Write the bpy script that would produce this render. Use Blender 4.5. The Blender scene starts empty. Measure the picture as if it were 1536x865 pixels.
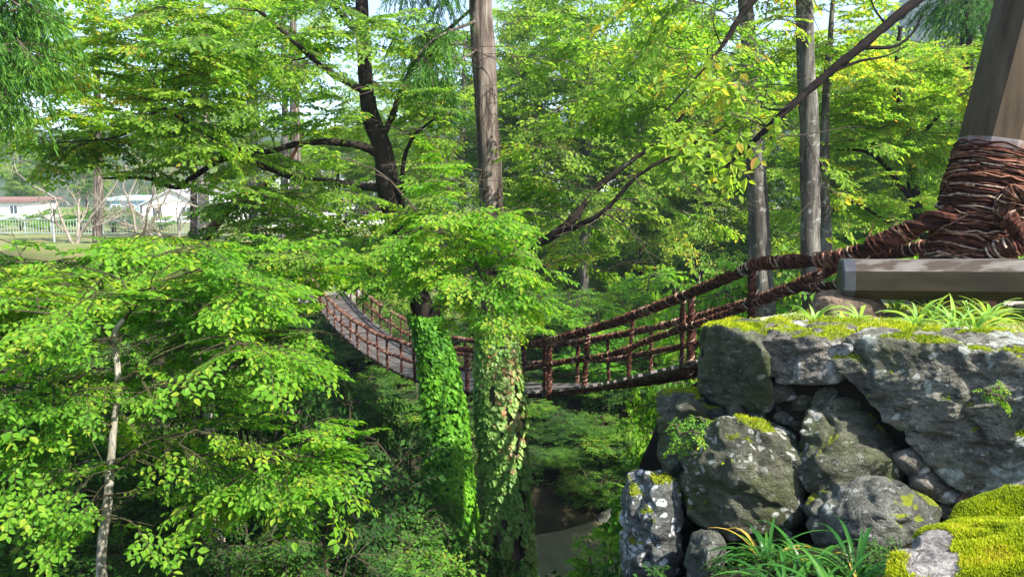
import bpy, bmesh, math, random
import numpy as np
from mathutils import Vector

random.seed(7)
RNG = np.random.default_rng(11)
SC = bpy.context.scene
COL = SC.collection
PI = math.pi

# ------------------------------------------------------------------ camera model
E = 1.65                      # eye height above the path
W0, H0, FPX = 1536.0, 865.0, 1138.0
HORIZON = 300.0
PITCH = math.atan((H0 / 2 - HORIZON) / FPX)
cp, sp = math.cos(PITCH), math.sin(PITCH)


def P(px, py, Y):
    """world point seen at photo pixel (px,py) and standing Y metres ahead"""
    a = (px - W0 / 2) / FPX
    b = (H0 / 2 - py) / FPX
    dy = cp + b * sp
    dz = -sp + b * cp
    k = Y / dy
    return np.array([a * k, Y, E + dz * k])


def PP(lst):
    return [P(*q[:3]) for q in lst], [q[3] for q in lst]


# ------------------------------------------------------------------ noise
def _hash(ix, iy, iz, seed):
    h = (ix * 374761393 + iy * 668265263 + iz * 2147483647 + seed * 974634777) & 0xffffffff
    h = ((h ^ (h >> 13)) * 1274126177) & 0xffffffff
    h = h ^ (h >> 16)
    return (h & 0xffff) / 65535.0


def vnoise(p, seed=0):
    p = np.asarray(p, float)
    i = np.floor(p).astype(np.int64)
    f = p - i
    f = f * f * (3 - 2 * f)
    r = 0
    for a in (0, 1):
        wx = f[:, 0] if a else 1 - f[:, 0]
        for b in (0, 1):
            wy = f[:, 1] if b else 1 - f[:, 1]
            for c in (0, 1):
                wz = f[:, 2] if c else 1 - f[:, 2]
                r = r + wx * wy * wz * _hash(i[:, 0] + a, i[:, 1] + b, i[:, 2] + c, seed)
    return r * 2 - 1


def fbm(p, octv=4, seed=0):
    r, amp, tot = 0, 1.0, 0
    q = np.asarray(p, float)
    for o in range(octv):
        r = r + amp * vnoise(q, seed + o)
        tot += amp
        amp *= .5
        q = q * 2.03 + 7.1
    return r / tot


def unit(v):
    v = np.asarray(v, float)
    return v / (np.linalg.norm(v) + 1e-9)


# ------------------------------------------------------------------ mesh builder
ORG = {}


class MB:
    def __init__(s):
        s.ch = []          # (V, F, mat, rnd)
        s.nv = 0

    def add(s, V, F, mat=0, rnd=None):
        V = np.asarray(V, float)
        F = np.asarray(F, np.int64)
        if rnd is None:
            rnd = np.random.default_rng(len(s.ch)).random(len(F))
        elif np.isscalar(rnd):
            rnd = np.full(len(F), rnd)
        s.ch.append((V, F + s.nv, mat, np.asarray(rnd, float)))
        s.nv += len(V)

    def build(s, name, mats, parent=None, smooth=False, vattr=None):
        org = ORG.get(parent.name, np.zeros(3)) if parent else np.zeros(3)
        V = np.concatenate([c[0] for c in s.ch]) - org
        me = bpy.data.meshes.new(name)
        nl = sum(c[1].size for c in s.ch)
        nf = sum(len(c[1]) for c in s.ch)
        me.vertices.add(len(V))
        me.vertices.foreach_set('co', V.astype(np.float32).ravel())
        me.loops.add(nl)
        me.polygons.add(nf)
        me.loops.foreach_set('vertex_index', np.concatenate([c[1].ravel() for c in s.ch]).astype(np.int32))
        tot = np.concatenate([np.full(len(c[1]), c[1].shape[1]) for c in s.ch])
        st = np.concatenate([[0], np.cumsum(tot)[:-1]])
        me.polygons.foreach_set('loop_start', st.astype(np.int32))
        me.polygons.foreach_set('material_index', np.concatenate([np.full(len(c[1]), c[2]) for c in s.ch]).astype(np.int32))
        me.polygons.foreach_set('use_smooth', np.full(nf, smooth))
        at = me.attributes.new('rnd', 'FLOAT', 'FACE')
        at.data.foreach_set('value', np.concatenate([c[3] for c in s.ch]).astype(np.float32))
        if vattr is not None:
            a2 = me.attributes.new('moss', 'FLOAT', 'POINT')
            a2.data.foreach_set('value', np.asarray(vattr, np.float32))
        me.update(calc_edges=True)
        me.validate()
        for m in (mats if isinstance(mats, (list, tuple)) else [mats]):
            me.materials.append(m)
        o = bpy.data.objects.new(name, me)
        COL.objects.link(o)
        if parent:
            o.parent = parent
        ORG[o.name] = org
        return o


def tag(o, label=None, cat=None, group=None, kind=None):
    if label: o['label'] = label
    if cat: o['category'] = cat
    if group: o['group'] = group
    if kind: o['kind'] = kind
    return o


def empty(name, loc, label, cat, group=None):
    o = bpy.data.objects.new(name, None)
    COL.objects.link(o)
    o.location = [float(c) for c in loc]
    o.empty_display_size = .1
    ORG[o.name] = np.array(loc, float)
    return tag(o, label, cat, group)


def copy_tree(o, parent=None):
    c = o.copy()
    COL.objects.link(c)
    if parent:
        c.parent = parent
    for ch in list(o.children):
        copy_tree(ch, c)
    return c


# ------------------------------------------------------------------ shapes
def smooth_path(pts, n):
    """Catmull-Rom through pts -> n samples; pts (k,d)"""
    p = np.asarray(pts, float)
    k = len(p)
    if k == 2:
        t = np.linspace(0, 1, n)[:, None]
        return p[0] * (1 - t) + p[1] * t
    q = np.vstack([2 * p[0] - p[1], p, 2 * p[-1] - p[-2]])
    u = np.linspace(0, k - 1 - 1e-6, n)
    i = u.astype(int)
    t = (u - i)[:, None]
    a, b, c, d = q[i], q[i + 1], q[i + 2], q[i + 3]
    return .5 * ((2 * b) + (-a + c) * t + (2 * a - 5 * b + 4 * c - d) * t * t + (-a + 3 * b - 3 * c + d) * t ** 3)


def tube(mb, pts, rad, sides=6, mat=0, rnd=None, cap=True, rough=0.0, seed=0):
    p = np.asarray(pts, float)
    n = len(p)
    rad = np.full(n, rad) if np.isscalar(rad) else np.asarray(rad, float)
    t = np.gradient(p, axis=0)
    t /= (np.linalg.norm(t, axis=1)[:, None] + 1e-9)
    N = np.zeros_like(p)
    ref = np.array([0, 0, 1.]) if abs(t[0][2]) < .9 else np.array([1., 0, 0])
    v = unit(np.cross(t[0], ref))
    for i in range(n):
        v = v - t[i] * v.dot(t[i])
        v = v / (np.linalg.norm(v) + 1e-9)
        N[i] = v
    B = np.cross(t, N)
    a = np.linspace(0, 2 * PI, sides, endpoint=False)
    ca, sa = np.cos(a), np.sin(a)
    ring = N[:, None, :] * ca[None, :, None] + B[:, None, :] * sa[None, :, None]
    R = rad[:, None] * np.ones(sides)[None, :]
    if rough:
        q = (p[:, None, :] + ring * rad[:, None, None]).reshape(-1, 3)
        m = rad.mean()
        R = R * (1 + rough * fbm(q * np.array([.9, .9, .35]) / m, 3, seed).reshape(n, sides))
    V = (p[:, None, :] + ring * R[..., None]).reshape(-1, 3)
    i = np.arange(n - 1)[:, None]
    j = np.arange(sides)[None, :]
    jn = (j + 1) % sides
    F = np.stack([i * sides + j, i * sides + jn, (i + 1) * sides + jn, (i + 1) * sides + j], -1).reshape(-1, 4)
    mb.add(V, F, mat, rnd)
    if cap and rad[-1] > .004:
        V2 = np.vstack([V[-sides:], p[-1]])
        F2 = np.stack([np.arange(sides), (np.arange(sides) + 1) % sides, np.full(sides, sides)], -1)
        mb.add(V2, F2, mat, rnd if rnd is None or np.isscalar(rnd) else .5)
        V2 = np.vstack([V[:sides], p[0]])
        mb.add(V2, F2[:, ::-1], mat, rnd if rnd is None or np.isscalar(rnd) else .5)


def prism(mb, poly, axis_from, axis_to, mat=0, rnd=.5):
    """poly: (k,2) in the plane normal to x; swept in x between two ends"""
    poly = np.asarray(poly, float)
    k = len(poly)
    a = np.column_stack([np.full(k, axis_from), poly])
    b = np.column_stack([np.full(k, axis_to), poly])
    i = np.arange(k)
    V = np.vstack([a, b])
    F = np.stack([i, (i + 1) % k, (i + 1) % k + k, i + k], -1)
    mb.add(V, F, mat, rnd)
    mb.add(a, [list(i[::-1])], mat, rnd)
    mb.add(b, [list(i)], mat, rnd)


def boxm(mb, c, s, mat=0, rnd=.5, rot=0.0, basis=None):
    x, y, z = [q / 2 for q in s]
    V = np.array([[a, b, d] for d in (-z, z) for b in (-y, y) for a in (-x, x)], float)
    if basis is not None:
        V = V @ np.array(basis)
    elif rot:
        cr, sr = math.cos(rot), math.sin(rot)
        V = V @ np.array([[cr, sr, 0], [-sr, cr, 0], [0, 0, 1]])
    V = V + np.asarray(c, float)
    F = [[0, 2, 3, 1], [4, 5, 7, 6], [0, 1, 5, 4], [2, 6, 7, 3], [0, 4, 6, 2], [1, 3, 7, 5]]
    mb.add(V, F, mat, rnd)


# ------------------------------------------------------------------ materials
def newmat(name):
    m = bpy.data.materials.new(name)
    m.use_nodes = True
    nt = m.node_tree
    b = nt.nodes['Principled BSDF']
    return m, nt, b


def N(nt, typ, **kw):
    n = nt.nodes.new(typ)
    for k, v in kw.items():
        if k in n.inputs:
            n.inputs[k].default_value = v
        else:
            setattr(n, k, v)
    return n


def ramp(nt, fac, stops):
    r = nt.nodes.new('ShaderNodeValToRGB')
    el = r.color_ramp.elements
    while len(el) > 1:
        el.remove(el[-1])
    el[0].position = stops[0][0]
    el[0].color = (*stops[0][1], 1)
    for p, c in stops[1:]:
        e = el.new(p)
        e.color = (*c, 1)
    nt.links.new(fac, r.inputs[0])
    return r


def noise(nt, scale, detail=4, vec=None, stretch=None, rough=.55):
    tc = N(nt, 'ShaderNodeTexCoord')
    out = tc.outputs['Object'] if vec is None else vec
    if stretch:
        mp = N(nt, 'ShaderNodeMapping')
        mp.inputs['Scale'].default_value = stretch
        nt.links.new(out, mp.inputs[0])
        out = mp.outputs[0]
    n = N(nt, 'ShaderNodeTexNoise')
    n.inputs['Scale'].default_value = scale
    n.inputs['Detail'].default_value = detail
    n.inputs['Roughness'].default_value = rough
    nt.links.new(out, n.inputs['Vector'])
    return n


def bump(nt, b, h, strength=.5, dist=.02):
    bp = N(nt, 'ShaderNodeBump')
    bp.inputs['Strength'].default_value = strength
    bp.inputs['Distance'].default_value = dist
    nt.links.new(h, bp.inputs['Height'])
    nt.links.new(bp.outputs[0], b.inputs['Normal'])
    return bp


def mixc(nt, fac, a, b):
    m = nt.nodes.new('ShaderNodeMix')
    m.data_type = 'RGBA'
    if isinstance(fac, (int, float)):
        m.inputs[0].default_value = fac
    else:
        nt.links.new(fac, m.inputs[0])
    for sock, v in ((m.inputs[6], a), (m.inputs[7], b)):
        if isinstance(v, tuple):
            sock.default_value = (*v, 1)
        else:
            nt.links.new(v, sock)
    return m.outputs[2]


def leaf_mat(name, stops, trans=.42, tboost=1.7, rough=.55):
    m, nt, b = newmat(name)
    at = N(nt, 'ShaderNodeAttribute', attribute_name='rnd')
    r = ramp(nt, at.outputs['Fac'], stops)
    nt.links.new(r.outputs[0], b.inputs['Base Color'])
    b.inputs['Roughness'].default_value = rough
    b.inputs['Specular IOR Level'].default_value = .18
    tr = N(nt, 'ShaderNodeBsdfTranslucent')
    hs = nt.nodes.new('ShaderNodeMix')
    hs.data_type = 'RGBA'
    hs.blend_type = 'MULTIPLY'
    hs.inputs[0].default_value = 1
    nt.links.new(r.outputs[0], hs.inputs[6])
    hs.inputs[7].default_value = (tboost * 1.15, tboost * 1.2, tboost * .6, 1)
    nt.links.new(hs.outputs[2], tr.inputs[0])
    mx = N(nt, 'ShaderNodeMixShader')
    mx.inputs[0].default_value = trans
    nt.links.new(b.outputs[0], mx.inputs[1])
    nt.links.new(tr.outputs[0], mx.inputs[2])
    nt.links.new(mx.outputs[0], nt.nodes['Material Output'].inputs[0])
    return m


def bark_mat(name, stops, scale=6, stretch=(1, 1, .15), bstr=.9, lich=None, lscale=5, lthr=.62, dist=.02):
    m, nt, b = newmat(name)
    n1 = noise(nt, scale, 8, stretch=stretch, rough=.65)
    r = ramp(nt, n1.outputs[0], stops)
    c = r.outputs[0]
    if lich:
        n2 = noise(nt, lscale, 6)
        f = ramp(nt, n2.outputs[0], [(lthr - .04, (0, 0, 0)), (lthr + .04, (1, 1, 1))])
        c = mixc(nt, f.outputs[0], c, lich)
    nt.links.new(c, b.inputs['Base Color'])
    b.inputs['Roughness'].default_value = .9
    b.inputs['Specular IOR Level'].default_value = .15
    bump(nt, b, n1.outputs[0], bstr, dist)
    return m


M = {}
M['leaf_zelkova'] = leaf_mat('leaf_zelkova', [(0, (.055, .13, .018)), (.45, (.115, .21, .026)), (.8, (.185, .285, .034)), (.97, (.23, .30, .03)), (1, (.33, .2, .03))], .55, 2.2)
M['leaf_bright'] = leaf_mat('leaf_bright', [(0, (.042, .135, .012)), (.5, (.098, .232, .017)), (.9, (.165, .31, .022)), (1, (.26, .31, .03))], .52, 2.0)
M['leaf_yellow'] = leaf_mat('leaf_yellow', [(0, (.09, .18, .022)), (.5, (.155, .26, .03)), (.92, (.235, .31, .034)), (.98, (.32, .29, .03)), (1, (.36, .2, .05))], .55, 2.1)
M['leaf_dark'] = leaf_mat('leaf_dark', [(0, (.012, .048, .008)), (.5, (.028, .09, .011)), (1, (.06, .155, .015))], .32, rough=.7)  # dark green leaf, lowered further: shade low on the bank put into colour
M['leaf_shrub'] = leaf_mat('leaf_shrub', [(0, (.04, .12, .014)), (.5, (.08, .20, .02)), (.92, (.14, .27, .022)), (1, (.22, .25, .025))], .42, 1.9)
M['leaf_far'] = leaf_mat('leaf_far', [(0, (.10, .20, .02)), (.5, (.18, .29, .03)), (1, (.27, .35, .035))], .5, 2.0)
M['leaf_cedar'] = leaf_mat('leaf_cedar', [(0, (.025, .085, .012)), (.6, (.05, .15, .018)), (1, (.10, .22, .025))], .3)
M['leaf_cedar_dead'] = leaf_mat('leaf_cedar_dead', [(0, (.22, .10, .04)), (1, (.36, .17, .06))], .3, 1.1)
M['leaf_ivy'] = leaf_mat('leaf_ivy', [(0, (.045, .15, .014)), (.5, (.09, .25, .018)), (1, (.15, .34, .02))], .35, 1.9, rough=.5)
M['leaf_ivy_pale'] = leaf_mat('leaf_ivy_pale', [(0, (.09, .20, .04)), (.5, (.17, .30, .07)), (.9, (.28, .39, .12)), (.97, (.34, .30, .16)), (1, (.35, .18, .08))], .35, 1.6, rough=.4)
M['leaf_lily'] = leaf_mat('leaf_lily', [(0, (.13, .27, .06)), (.6, (.22, .37, .09)), (.93, (.27, .37, .05)), (1, (.42, .38, .06))], .35, rough=.35)
M['leaf_strap'] = leaf_mat('leaf_strap', [(0, (.015, .065, .013)), (.6, (.034, .125, .018)), (.95, (.07, .18, .025)), (1, (.40, .26, .05))], .28, rough=.3)
M['moss'] = leaf_mat('moss', [(0, (.13, .18, .008)), (.45, (.26, .32, .010)), (.8, (.36, .40, .012)), (.95, (.42, .42, .02)), (1, (.34, .24, .05))], .35, 1.3, rough=.8)
M['grass'] = leaf_mat('grass', [(0, (.12, .14, .03)), (.6, (.22, .22, .05)), (1, (.33, .28, .09))], .3, 1.1)

M['bark_dark'] = bark_mat('bark_dark', [(.3, (.006, .005, .004)), (.6, (.022, .017, .013)), (.8, (.05, .04, .032))], 5, lich=(.08, .09, .065), lscale=7, lthr=.66)
M['bark_bough_shaded'] = bark_mat('bark_bough_shaded', [(.3, (.003, .0025, .002)), (.6, (.010, .007, .006)), (.8, (.024, .017, .014))], 7, (1, 1, 1))  # wet dark bark taken darker still: canopy shade is put into this colour
M['bark_cedar'] = bark_mat('bark_cedar', [(.34, (.018, .012, .010)), (.48, (.085, .064, .052)), (.66, (.24, .20, .17))], 11, (1, 1, .10), 1.0, dist=.05)
M['bark_grey'] = bark_mat('bark_grey', [(.32, (.018, .016, .013)), (.5, (.075, .068, .058)), (.72, (.19, .18, .155))], 9, (1, 1, .16), 1.0, (.22, .22, .19), 7.5, .63, dist=.04)
M['bark_pale'] = bark_mat('bark_pale', [(.32, (.10, .09, .065)), (.52, (.27, .245, .20)), (.75, (.44, .41, .35))], 14, (1, 1, .4), .5, (.2, .22, .12), 9, .64)
M['bark_twig'] = bark_mat('bark_twig', [(.3, (.03, .024, .018)), (.7, (.085, .066, .048))], 8)
M['bark_white_twig'] = bark_mat('bark_white_twig', [(.3, (.14, .115, .09)), (.7, (.30, .26, .215))], 8)
M['bark_olive_twig'] = bark_mat('bark_olive_twig', [(.3, (.022, .022, .010)), (.7, (.06, .054, .026))], 8)
M['bark_red'] = bark_mat('bark_red', [(.3, (.03, .014, .01)), (.6, (.12, .055, .035)), (.8, (.22, .11, .07))], 6)


def rock_mat(name, base, dark, lich, lich_amt, mossdark, rnd_scale=1.0, patch=0):
    m, nt, b = newmat(name)
    n1 = noise(nt, 3.2 * rnd_scale, 10, rough=.68)
    n1b = noise(nt, 11 * rnd_scale, 8, stretch=(1, 1, 2.6), rough=.7)
    c = mixc(nt, ramp(nt, n1.outputs[0], [(.36, (0, 0, 0)), (.62, (1, 1, 1))]).outputs[0], dark, base)
    c = mixc(nt, ramp(nt, n1b.outputs[0], [(.38, (1, 1, 1)), (.52, (0, 0, 0))]).outputs[0], c, tuple(q * .45 for q in dark))
    gr = noise(nt, 95, 5, rough=.8)
    ld = noise(nt, 24, 3, rough=.5)
    c = mixc(nt, ramp(nt, ld.outputs[0], [(.64, (0, 0, 0)), (.67, (.75, .75, .75))]).outputs[0], c, tuple(q * .8 for q in lich))
    st_ = noise(nt, 2.6, 6, stretch=(1.6, 1.6, .35), rough=.6)
    c = mixc(nt, ramp(nt, st_.outputs[0], [(.50, (0, 0, 0)), (.60, (.7, .7, .7))]).outputs[0], c, tuple(q * .35 for q in dark))
    c = mixc(nt, ramp(nt, gr.outputs[0], [(.38, (.75, .75, .75)), (.5, (0, 0, 0))]).outputs[0], c, tuple(q * .4 for q in dark))
    c = mixc(nt, ramp(nt, gr.outputs[0], [(.60, (0, 0, 0)), (.68, (.6, .6, .6))]).outputs[0], c, tuple(min(.6, q * 2.0) for q in base))
    # dark moss film
    n3 = noise(nt, 1.7, 8, rough=.7)
    c = mixc(nt, ramp(nt, n3.outputs[0], [(.5 - mossdark, (0, 0, 0)), (.62 - mossdark, (.85, .85, .85))]).outputs[0], c, (.052, .064, .018))
    if patch:           # broad pale lichen crusts; sunlit facets are also put into this colour
        pn = noise(nt, 1.5, 9, rough=.62)
        pz = ramp(nt, pn.outputs[0], [(.57 - patch, (0, 0, 0)), (.61 - patch, (1, 1, 1))])
        pk = noise(nt, 17, 8, rough=.7)
        pc = mixc(nt, ramp(nt, pk.outputs[0], [(.4, (0, 0, 0)), (.58, (1, 1, 1))]).outputs[0], tuple(q * .35 for q in lich), tuple(q * .95 for q in lich))
        c = mixc(nt, pz.outputs[0], c, pc)
    # lichen blotches
    tc = N(nt, 'ShaderNodeTexCoord')
    wob = noise(nt, 6, 4)
    add = nt.nodes.new('ShaderNodeMix')
    add.data_type = 'RGBA'
    add.blend_type = 'LINEAR_LIGHT'
    add.inputs[0].default_value = .1
    nt.links.new(tc.outputs['Object'], add.inputs[6])
    nt.links.new(wob.outputs['Color'], add.inputs[7])
    vo = N(nt, 'ShaderNodeTexVoronoi')
    vo.inputs['Scale'].default_value = 13
    nt.links.new(add.outputs[2], vo.inputs['Vector'])
    spots = ramp(nt, vo.outputs['Distance'], [(.26, (1, 1, 1)), (.36, (0, 0, 0))])
    n4 = noise(nt, 2.3, 3)
    zone = ramp(nt, n4.outputs[0], [(.53 - lich_amt, (0, 0, 0)), (.58 - lich_amt, (1, 1, 1))])
    mul = N(nt, 'ShaderNodeMath', operation='MULTIPLY')
    nt.links.new(spots.outputs[0], mul.inputs[0])
    nt.links.new(zone.outputs[0], mul.inputs[1])
    ln = noise(nt, 30, 4)
    lc = mixc(nt, ln.outputs[0], tuple(q * .7 for q in lich), lich)
    c = mixc(nt, mul.outputs[0], c, lc)
    # green moss attribute
    at = N(nt, 'ShaderNodeAttribute', attribute_name='moss')
    mn = noise(nt, 40, 5)
    mc = mixc(nt, mn.outputs[0], (.09, .12, .008), (.24, .27, .012))
    c = mixc(nt, ramp(nt, at.outputs['Fac'], [(.35, (0, 0, 0)), (.6, (1, 1, 1))]).outputs[0], c, mc)
    nt.links.new(c, b.inputs['Base Color'])
    b.inputs['Roughness'].default_value = .82
    b.inputs['Specular IOR Level'].default_value = .3
    h = nt.nodes.new('ShaderNodeMath')
    h.operation = 'ADD'
    nt.links.new(n1.outputs[0], h.inputs[0])
    nt.links.new(n1b.outputs[0], h.inputs[1])
    vc = N(nt, 'ShaderNodeTexVoronoi')
    vc.feature = 'DISTANCE_TO_EDGE'
    vc.inputs['Scale'].default_value = 5.5
    nt.links.new(add.outputs[2], vc.inputs['Vector'])
    cr = ramp(nt, vc.outputs['Distance'], [(0, (0, 0, 0)), (.035, (1, 1, 1))])
    fine = noise(nt, 70, 6, rough=.75)
    h2 = nt.nodes.new('ShaderNodeMath')
    h2.operation = 'MULTIPLY_ADD'
    nt.links.new(fine.outputs[0], h2.inputs[0])
    h2.inputs[1].default_value = .45
    nt.links.new(h.outputs[0], h2.inputs[2])
    h3 = nt.nodes.new('ShaderNodeMath')
    h3.operation = 'MULTIPLY_ADD'
    nt.links.new(cr.outputs[0], h3.inputs[0])
    h3.inputs[1].default_value = .22
    nt.links.new(h2.outputs[0], h3.inputs[2])
    bump(nt, b, h3.outputs[0], 1.0, .045)
    return m


M['rock_grey'] = rock_mat('rock_grey', (.31, .28, .235), (.11, .10, .078), (.46, .45, .43), .02, .01, 1, .05)
M['rock_green'] = rock_mat('rock_green', (.155, .158, .11), (.065, .066, .045), (.34, .36, .31), -.04, .05, 1, -.04)
M['rock_lichen'] = rock_mat('rock_lichen', (.24, .25, .23), (.085, .09, .078), (.64, .67, .66), .30, -.02, 1, .05)
M['rock_mossy'] = rock_mat('rock_mossy', (.17, .17, .12), (.065, .066, .042), (.42, .43, .38), .09, .09, 1, -.05)
M['rock_slab'] = rock_mat('rock_slab', (.31, .295, .24), (.115, .108, .082), (.46, .49, .42), .05, .03, 1, .05)
M['rock_blue'] = rock_mat('rock_blue', (.19, .195, .165), (.075, .077, .062), (.4, .43, .4), -.02, .03)
M['rock_brown'] = rock_mat('rock_brown', (.30, .19, .13), (.15, .11, .08), (.42, .38, .3), -.1, -.2)
M['rock_top'] = rock_mat('rock_top', (.42, .39, .36), (.22, .20, .19), (.5, .5, .46), -.02, -.25)


def plain_mat(name, stops, scale, rough=.8, spec=.2, bstr=.3, stretch=None, detail=6, dist=.01):
    m, nt, b = newmat(name)
    n = noise(nt, scale, detail, stretch=stretch)
    r = ramp(nt, n.outputs[0], stops)
    nt.links.new(r.outputs[0], b.inputs['Base Color'])
    b.inputs['Roughness'].default_value = rough
    b.inputs['Specular IOR Level'].default_value = spec
    if bstr:
        bump(nt, b, n.outputs[0], bstr, dist)
    return m


def rope_mat():
    m, nt, b = newmat('vine_rope')
    at = N(nt, 'ShaderNodeAttribute', attribute_name='rnd')
    r = ramp(nt, at.outputs['Fac'], [(0, (.018, .007, .005)), (.4, (.062, .021, .013)), (.68, (.15, .056, .033)), (.86, (.27, .14, .09)), (1, (.46, .34, .25))])
    n = noise(nt, 26, 6)
    c = mixc(nt, ramp(nt, n.outputs[0], [(.30, (0, 0, 0)), (.58, (1, 1, 1))]).outputs[0], (.022, .010, .008), r.outputs[0])
    nt.links.new(c, b.inputs['Base Color'])
    b.inputs['Roughness'].default_value = .85
    b.inputs['Specular IOR Level'].default_value = .12
    bump(nt, b, n.outputs[0], .9, .012)
    return m


M['rope'] = rope_mat()


def plank_mat():
    m, nt, b = newmat('wet_planks')
    at = N(nt, 'ShaderNodeAttribute', attribute_name='rnd')
    r = ramp(nt, at.outputs['Fac'], [(0, (.045, .036, .034)), (.5, (.095, .078, .076)), (1, (.18, .152, .146))])
    n = noise(nt, 5, 6)
    c = mixc(nt, n.outputs[0], (.06, .05, .048), r.outputs[0])
    nt.links.new(c, b.inputs['Base Color'])
    rr = ramp(nt, n.outputs[0], [(.4, (.22, .22, .22)), (.65, (.6, .6, .6))])
    nt.links.new(rr.outputs[0], b.inputs['Roughness'])
    bump(nt, b, n.outputs[0], .3, .01)
    return m


M['plank'] = plank_mat()
M['board'] = plain_mat('olive_boards', [(.34, (.036, .023, .012)), (.5, (.064, .044, .024)), (.62, (.074, .052, .030)), (.74, (.11, .08, .05))], 6, .65, .2, .35, (1.6, 1.6, .16), detail=10)
M['beam'] = plain_mat('painted_beam', [(.32, (.010, .0075, .004)), (.5, (.018, .014, .007)), (.7, (.028, .022, .012))], 5, .6, .2, .35, (.3, 1.5, 1.5), detail=9)
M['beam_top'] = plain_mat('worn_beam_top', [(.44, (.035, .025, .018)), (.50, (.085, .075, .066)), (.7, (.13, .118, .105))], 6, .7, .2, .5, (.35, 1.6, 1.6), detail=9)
M['cap_metal'] = plain_mat('dark_blue_metal', [(.3, (.014, .016, .022)), (.7, (.04, .043, .052))], 9, .4, .5, .1)
M['collar'] = plain_mat('rusty_sheet_metal', [(.35, (.13, .055, .035)), (.5, (.16, .13, .125)), (.7, (.30, .27, .26))], 7, .45, .5, .3)
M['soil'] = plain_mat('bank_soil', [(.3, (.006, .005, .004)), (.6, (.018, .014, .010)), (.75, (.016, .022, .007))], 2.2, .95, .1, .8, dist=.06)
M['seam'] = plain_mat('seam_dark', [(.3, (.02, .017, .012)), (.7, (.03, .025, .02))], 5)


def terrain_mat():
    m, nt, b = newmat('ground')
    g = noise(nt, .9, 8)
    g2 = noise(nt, 7, 8)
    soil = mixc(nt, g2.outputs[0], (.008, .008, .004), (.030, .028, .013))
    grass = mixc(nt, g2.outputs[0], (.13, .13, .05), (.24, .20, .10))
    grass = mixc(nt, ramp(nt, g.outputs[0], [(.4, (0, 0, 0)), (.65, (1, 1, 1))]).outputs[0], grass, (.10, .15, .04))
    geo = N(nt, 'ShaderNodeNewGeometry')
    sx = N(nt, 'ShaderNodeSeparateXYZ')
    nt.links.new(geo.outputs['Position'], sx.inputs[0])
    mr = N(nt, 'ShaderNodeMapRange')
    mr.inputs['From Min'].default_value = 33
    mr.inputs['From Max'].default_value = 37
    nt.links.new(sx.outputs['Y'], mr.inputs[0])
    c = mixc(nt, mr.outputs[0], soil, grass)
    nt.links.new(c, b.inputs['Base Color'])
    b.inputs['Roughness'].default_value = .95
    b.inputs['Specular IOR Level'].default_value = .1
    bump(nt, b, g2.outputs[0], .8, .06)
    return m


M['terrain'] = terrain_mat()


def bed_mat():
    m, nt, b = newmat('mossy_bed')
    n1 = noise(nt, 3.5, 8, rough=.7)
    n2 = noise(nt, 45, 6, rough=.7)
    grit = ramp(nt, n2.outputs[0], [(.3, (.10, .085, .07)), (.5, (.30, .27, .24)), (.7, (.50, .46, .42))])
    ms = mixc(nt, n2.outputs[0], (.10, .12, .015), (.30, .33, .04))
    c = mixc(nt, ramp(nt, n1.outputs[0], [(.42, (0, 0, 0)), (.56, (.9, .9, .9))]).outputs[0], grit.outputs[0], ms)
    nt.links.new(c, b.inputs['Base Color'])
    b.inputs['Roughness'].default_value = .9
    bump(nt, b, n2.outputs[0], .9, .02)
    return m


M['bed'] = bed_mat()


def water_mat():
    m, nt, b = newmat('river_water')
    n = noise(nt, 2.2, 4, stretch=(1, .5, 1))
    r = ramp(nt, n.outputs[0], [(.3, (.075, .072, .038)), (.7, (.115, .108, .06))])
    nt.links.new(r.outputs[0], b.inputs['Base Color'])
    b.inputs['Roughness'].default_value = .12
    b.inputs['Specular IOR Level'].default_value = .4
    n2 = noise(nt, 9, 5, stretch=(1, .6, 1))
    bump(nt, b, n2.outputs[0], .5, .04)
    return m


M['water'] = water_mat()
M['hill'] = plain_mat('forest_hill', [(.3, (.015, .03, .016)), (.5, (.035, .06, .025)), (.7, (.07, .09, .04))], .11, .95, .05, 1.0, detail=12, dist=9)
M['wall_white'] = plain_mat('white_wall', [(.3, (.66, .66, .65)), (.7, (.76, .76, .75))], 1.2, .8, .2, 0)
M['wall_blue'] = plain_mat('blue_wall', [(.3, (.22, .40, .52)), (.7, (.30, .48, .58))], 1.2, .6, .3, 0)
M['roof_grey'] = plain_mat('grey_roof', [(.3, (.28, .27, .28)), (.7, (.42, .41, .42))], 3, .6, .3, .2)
M['roof_blue'] = plain_mat('pale_blue_roof', [(.3, (.35, .58, .66)), (.7, (.45, .68, .74))], 3, .5, .3, .2)
M['roof_red'] = plain_mat('dull_red_roof', [(.3, (.17, .09, .08)), (.7, (.25, .14, .125))], 3, .7, .2, .2)
M['glass_dark'] = plain_mat('window_glass', [(.3, (.03, .04, .06)), (.7, (.07, .09, .11))], 2, .1, .6, 0)
M['fence_metal'] = plain_mat('galvanised_fence', [(.3, (.20, .27, .25)), (.7, (.30, .36, .34))], 3, .45, .4, 0)
M['pole_metal'] = plain_mat('grey_pole', [(.3, (.25, .26, .27)), (.7, (.34, .35, .36))], 5, .4, .5, 0)
M['stone_landing'] = plain_mat('stone_landing', [(.3, (.18, .17, .15)), (.7, (.34, .32, .29))], 4, .85, .2, .5)

# ------------------------------------------------------------------ bridge line, terrain profile
RS = np.array([3.64, 6.6])
D2 = unit([-.425, .905])
N2 = np.array([D2[1], -D2[0]])          # towards the far railing (right of the walking direction)


def near_at(s, off=0.0):
    return RS + D2 * s + N2 * off


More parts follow.
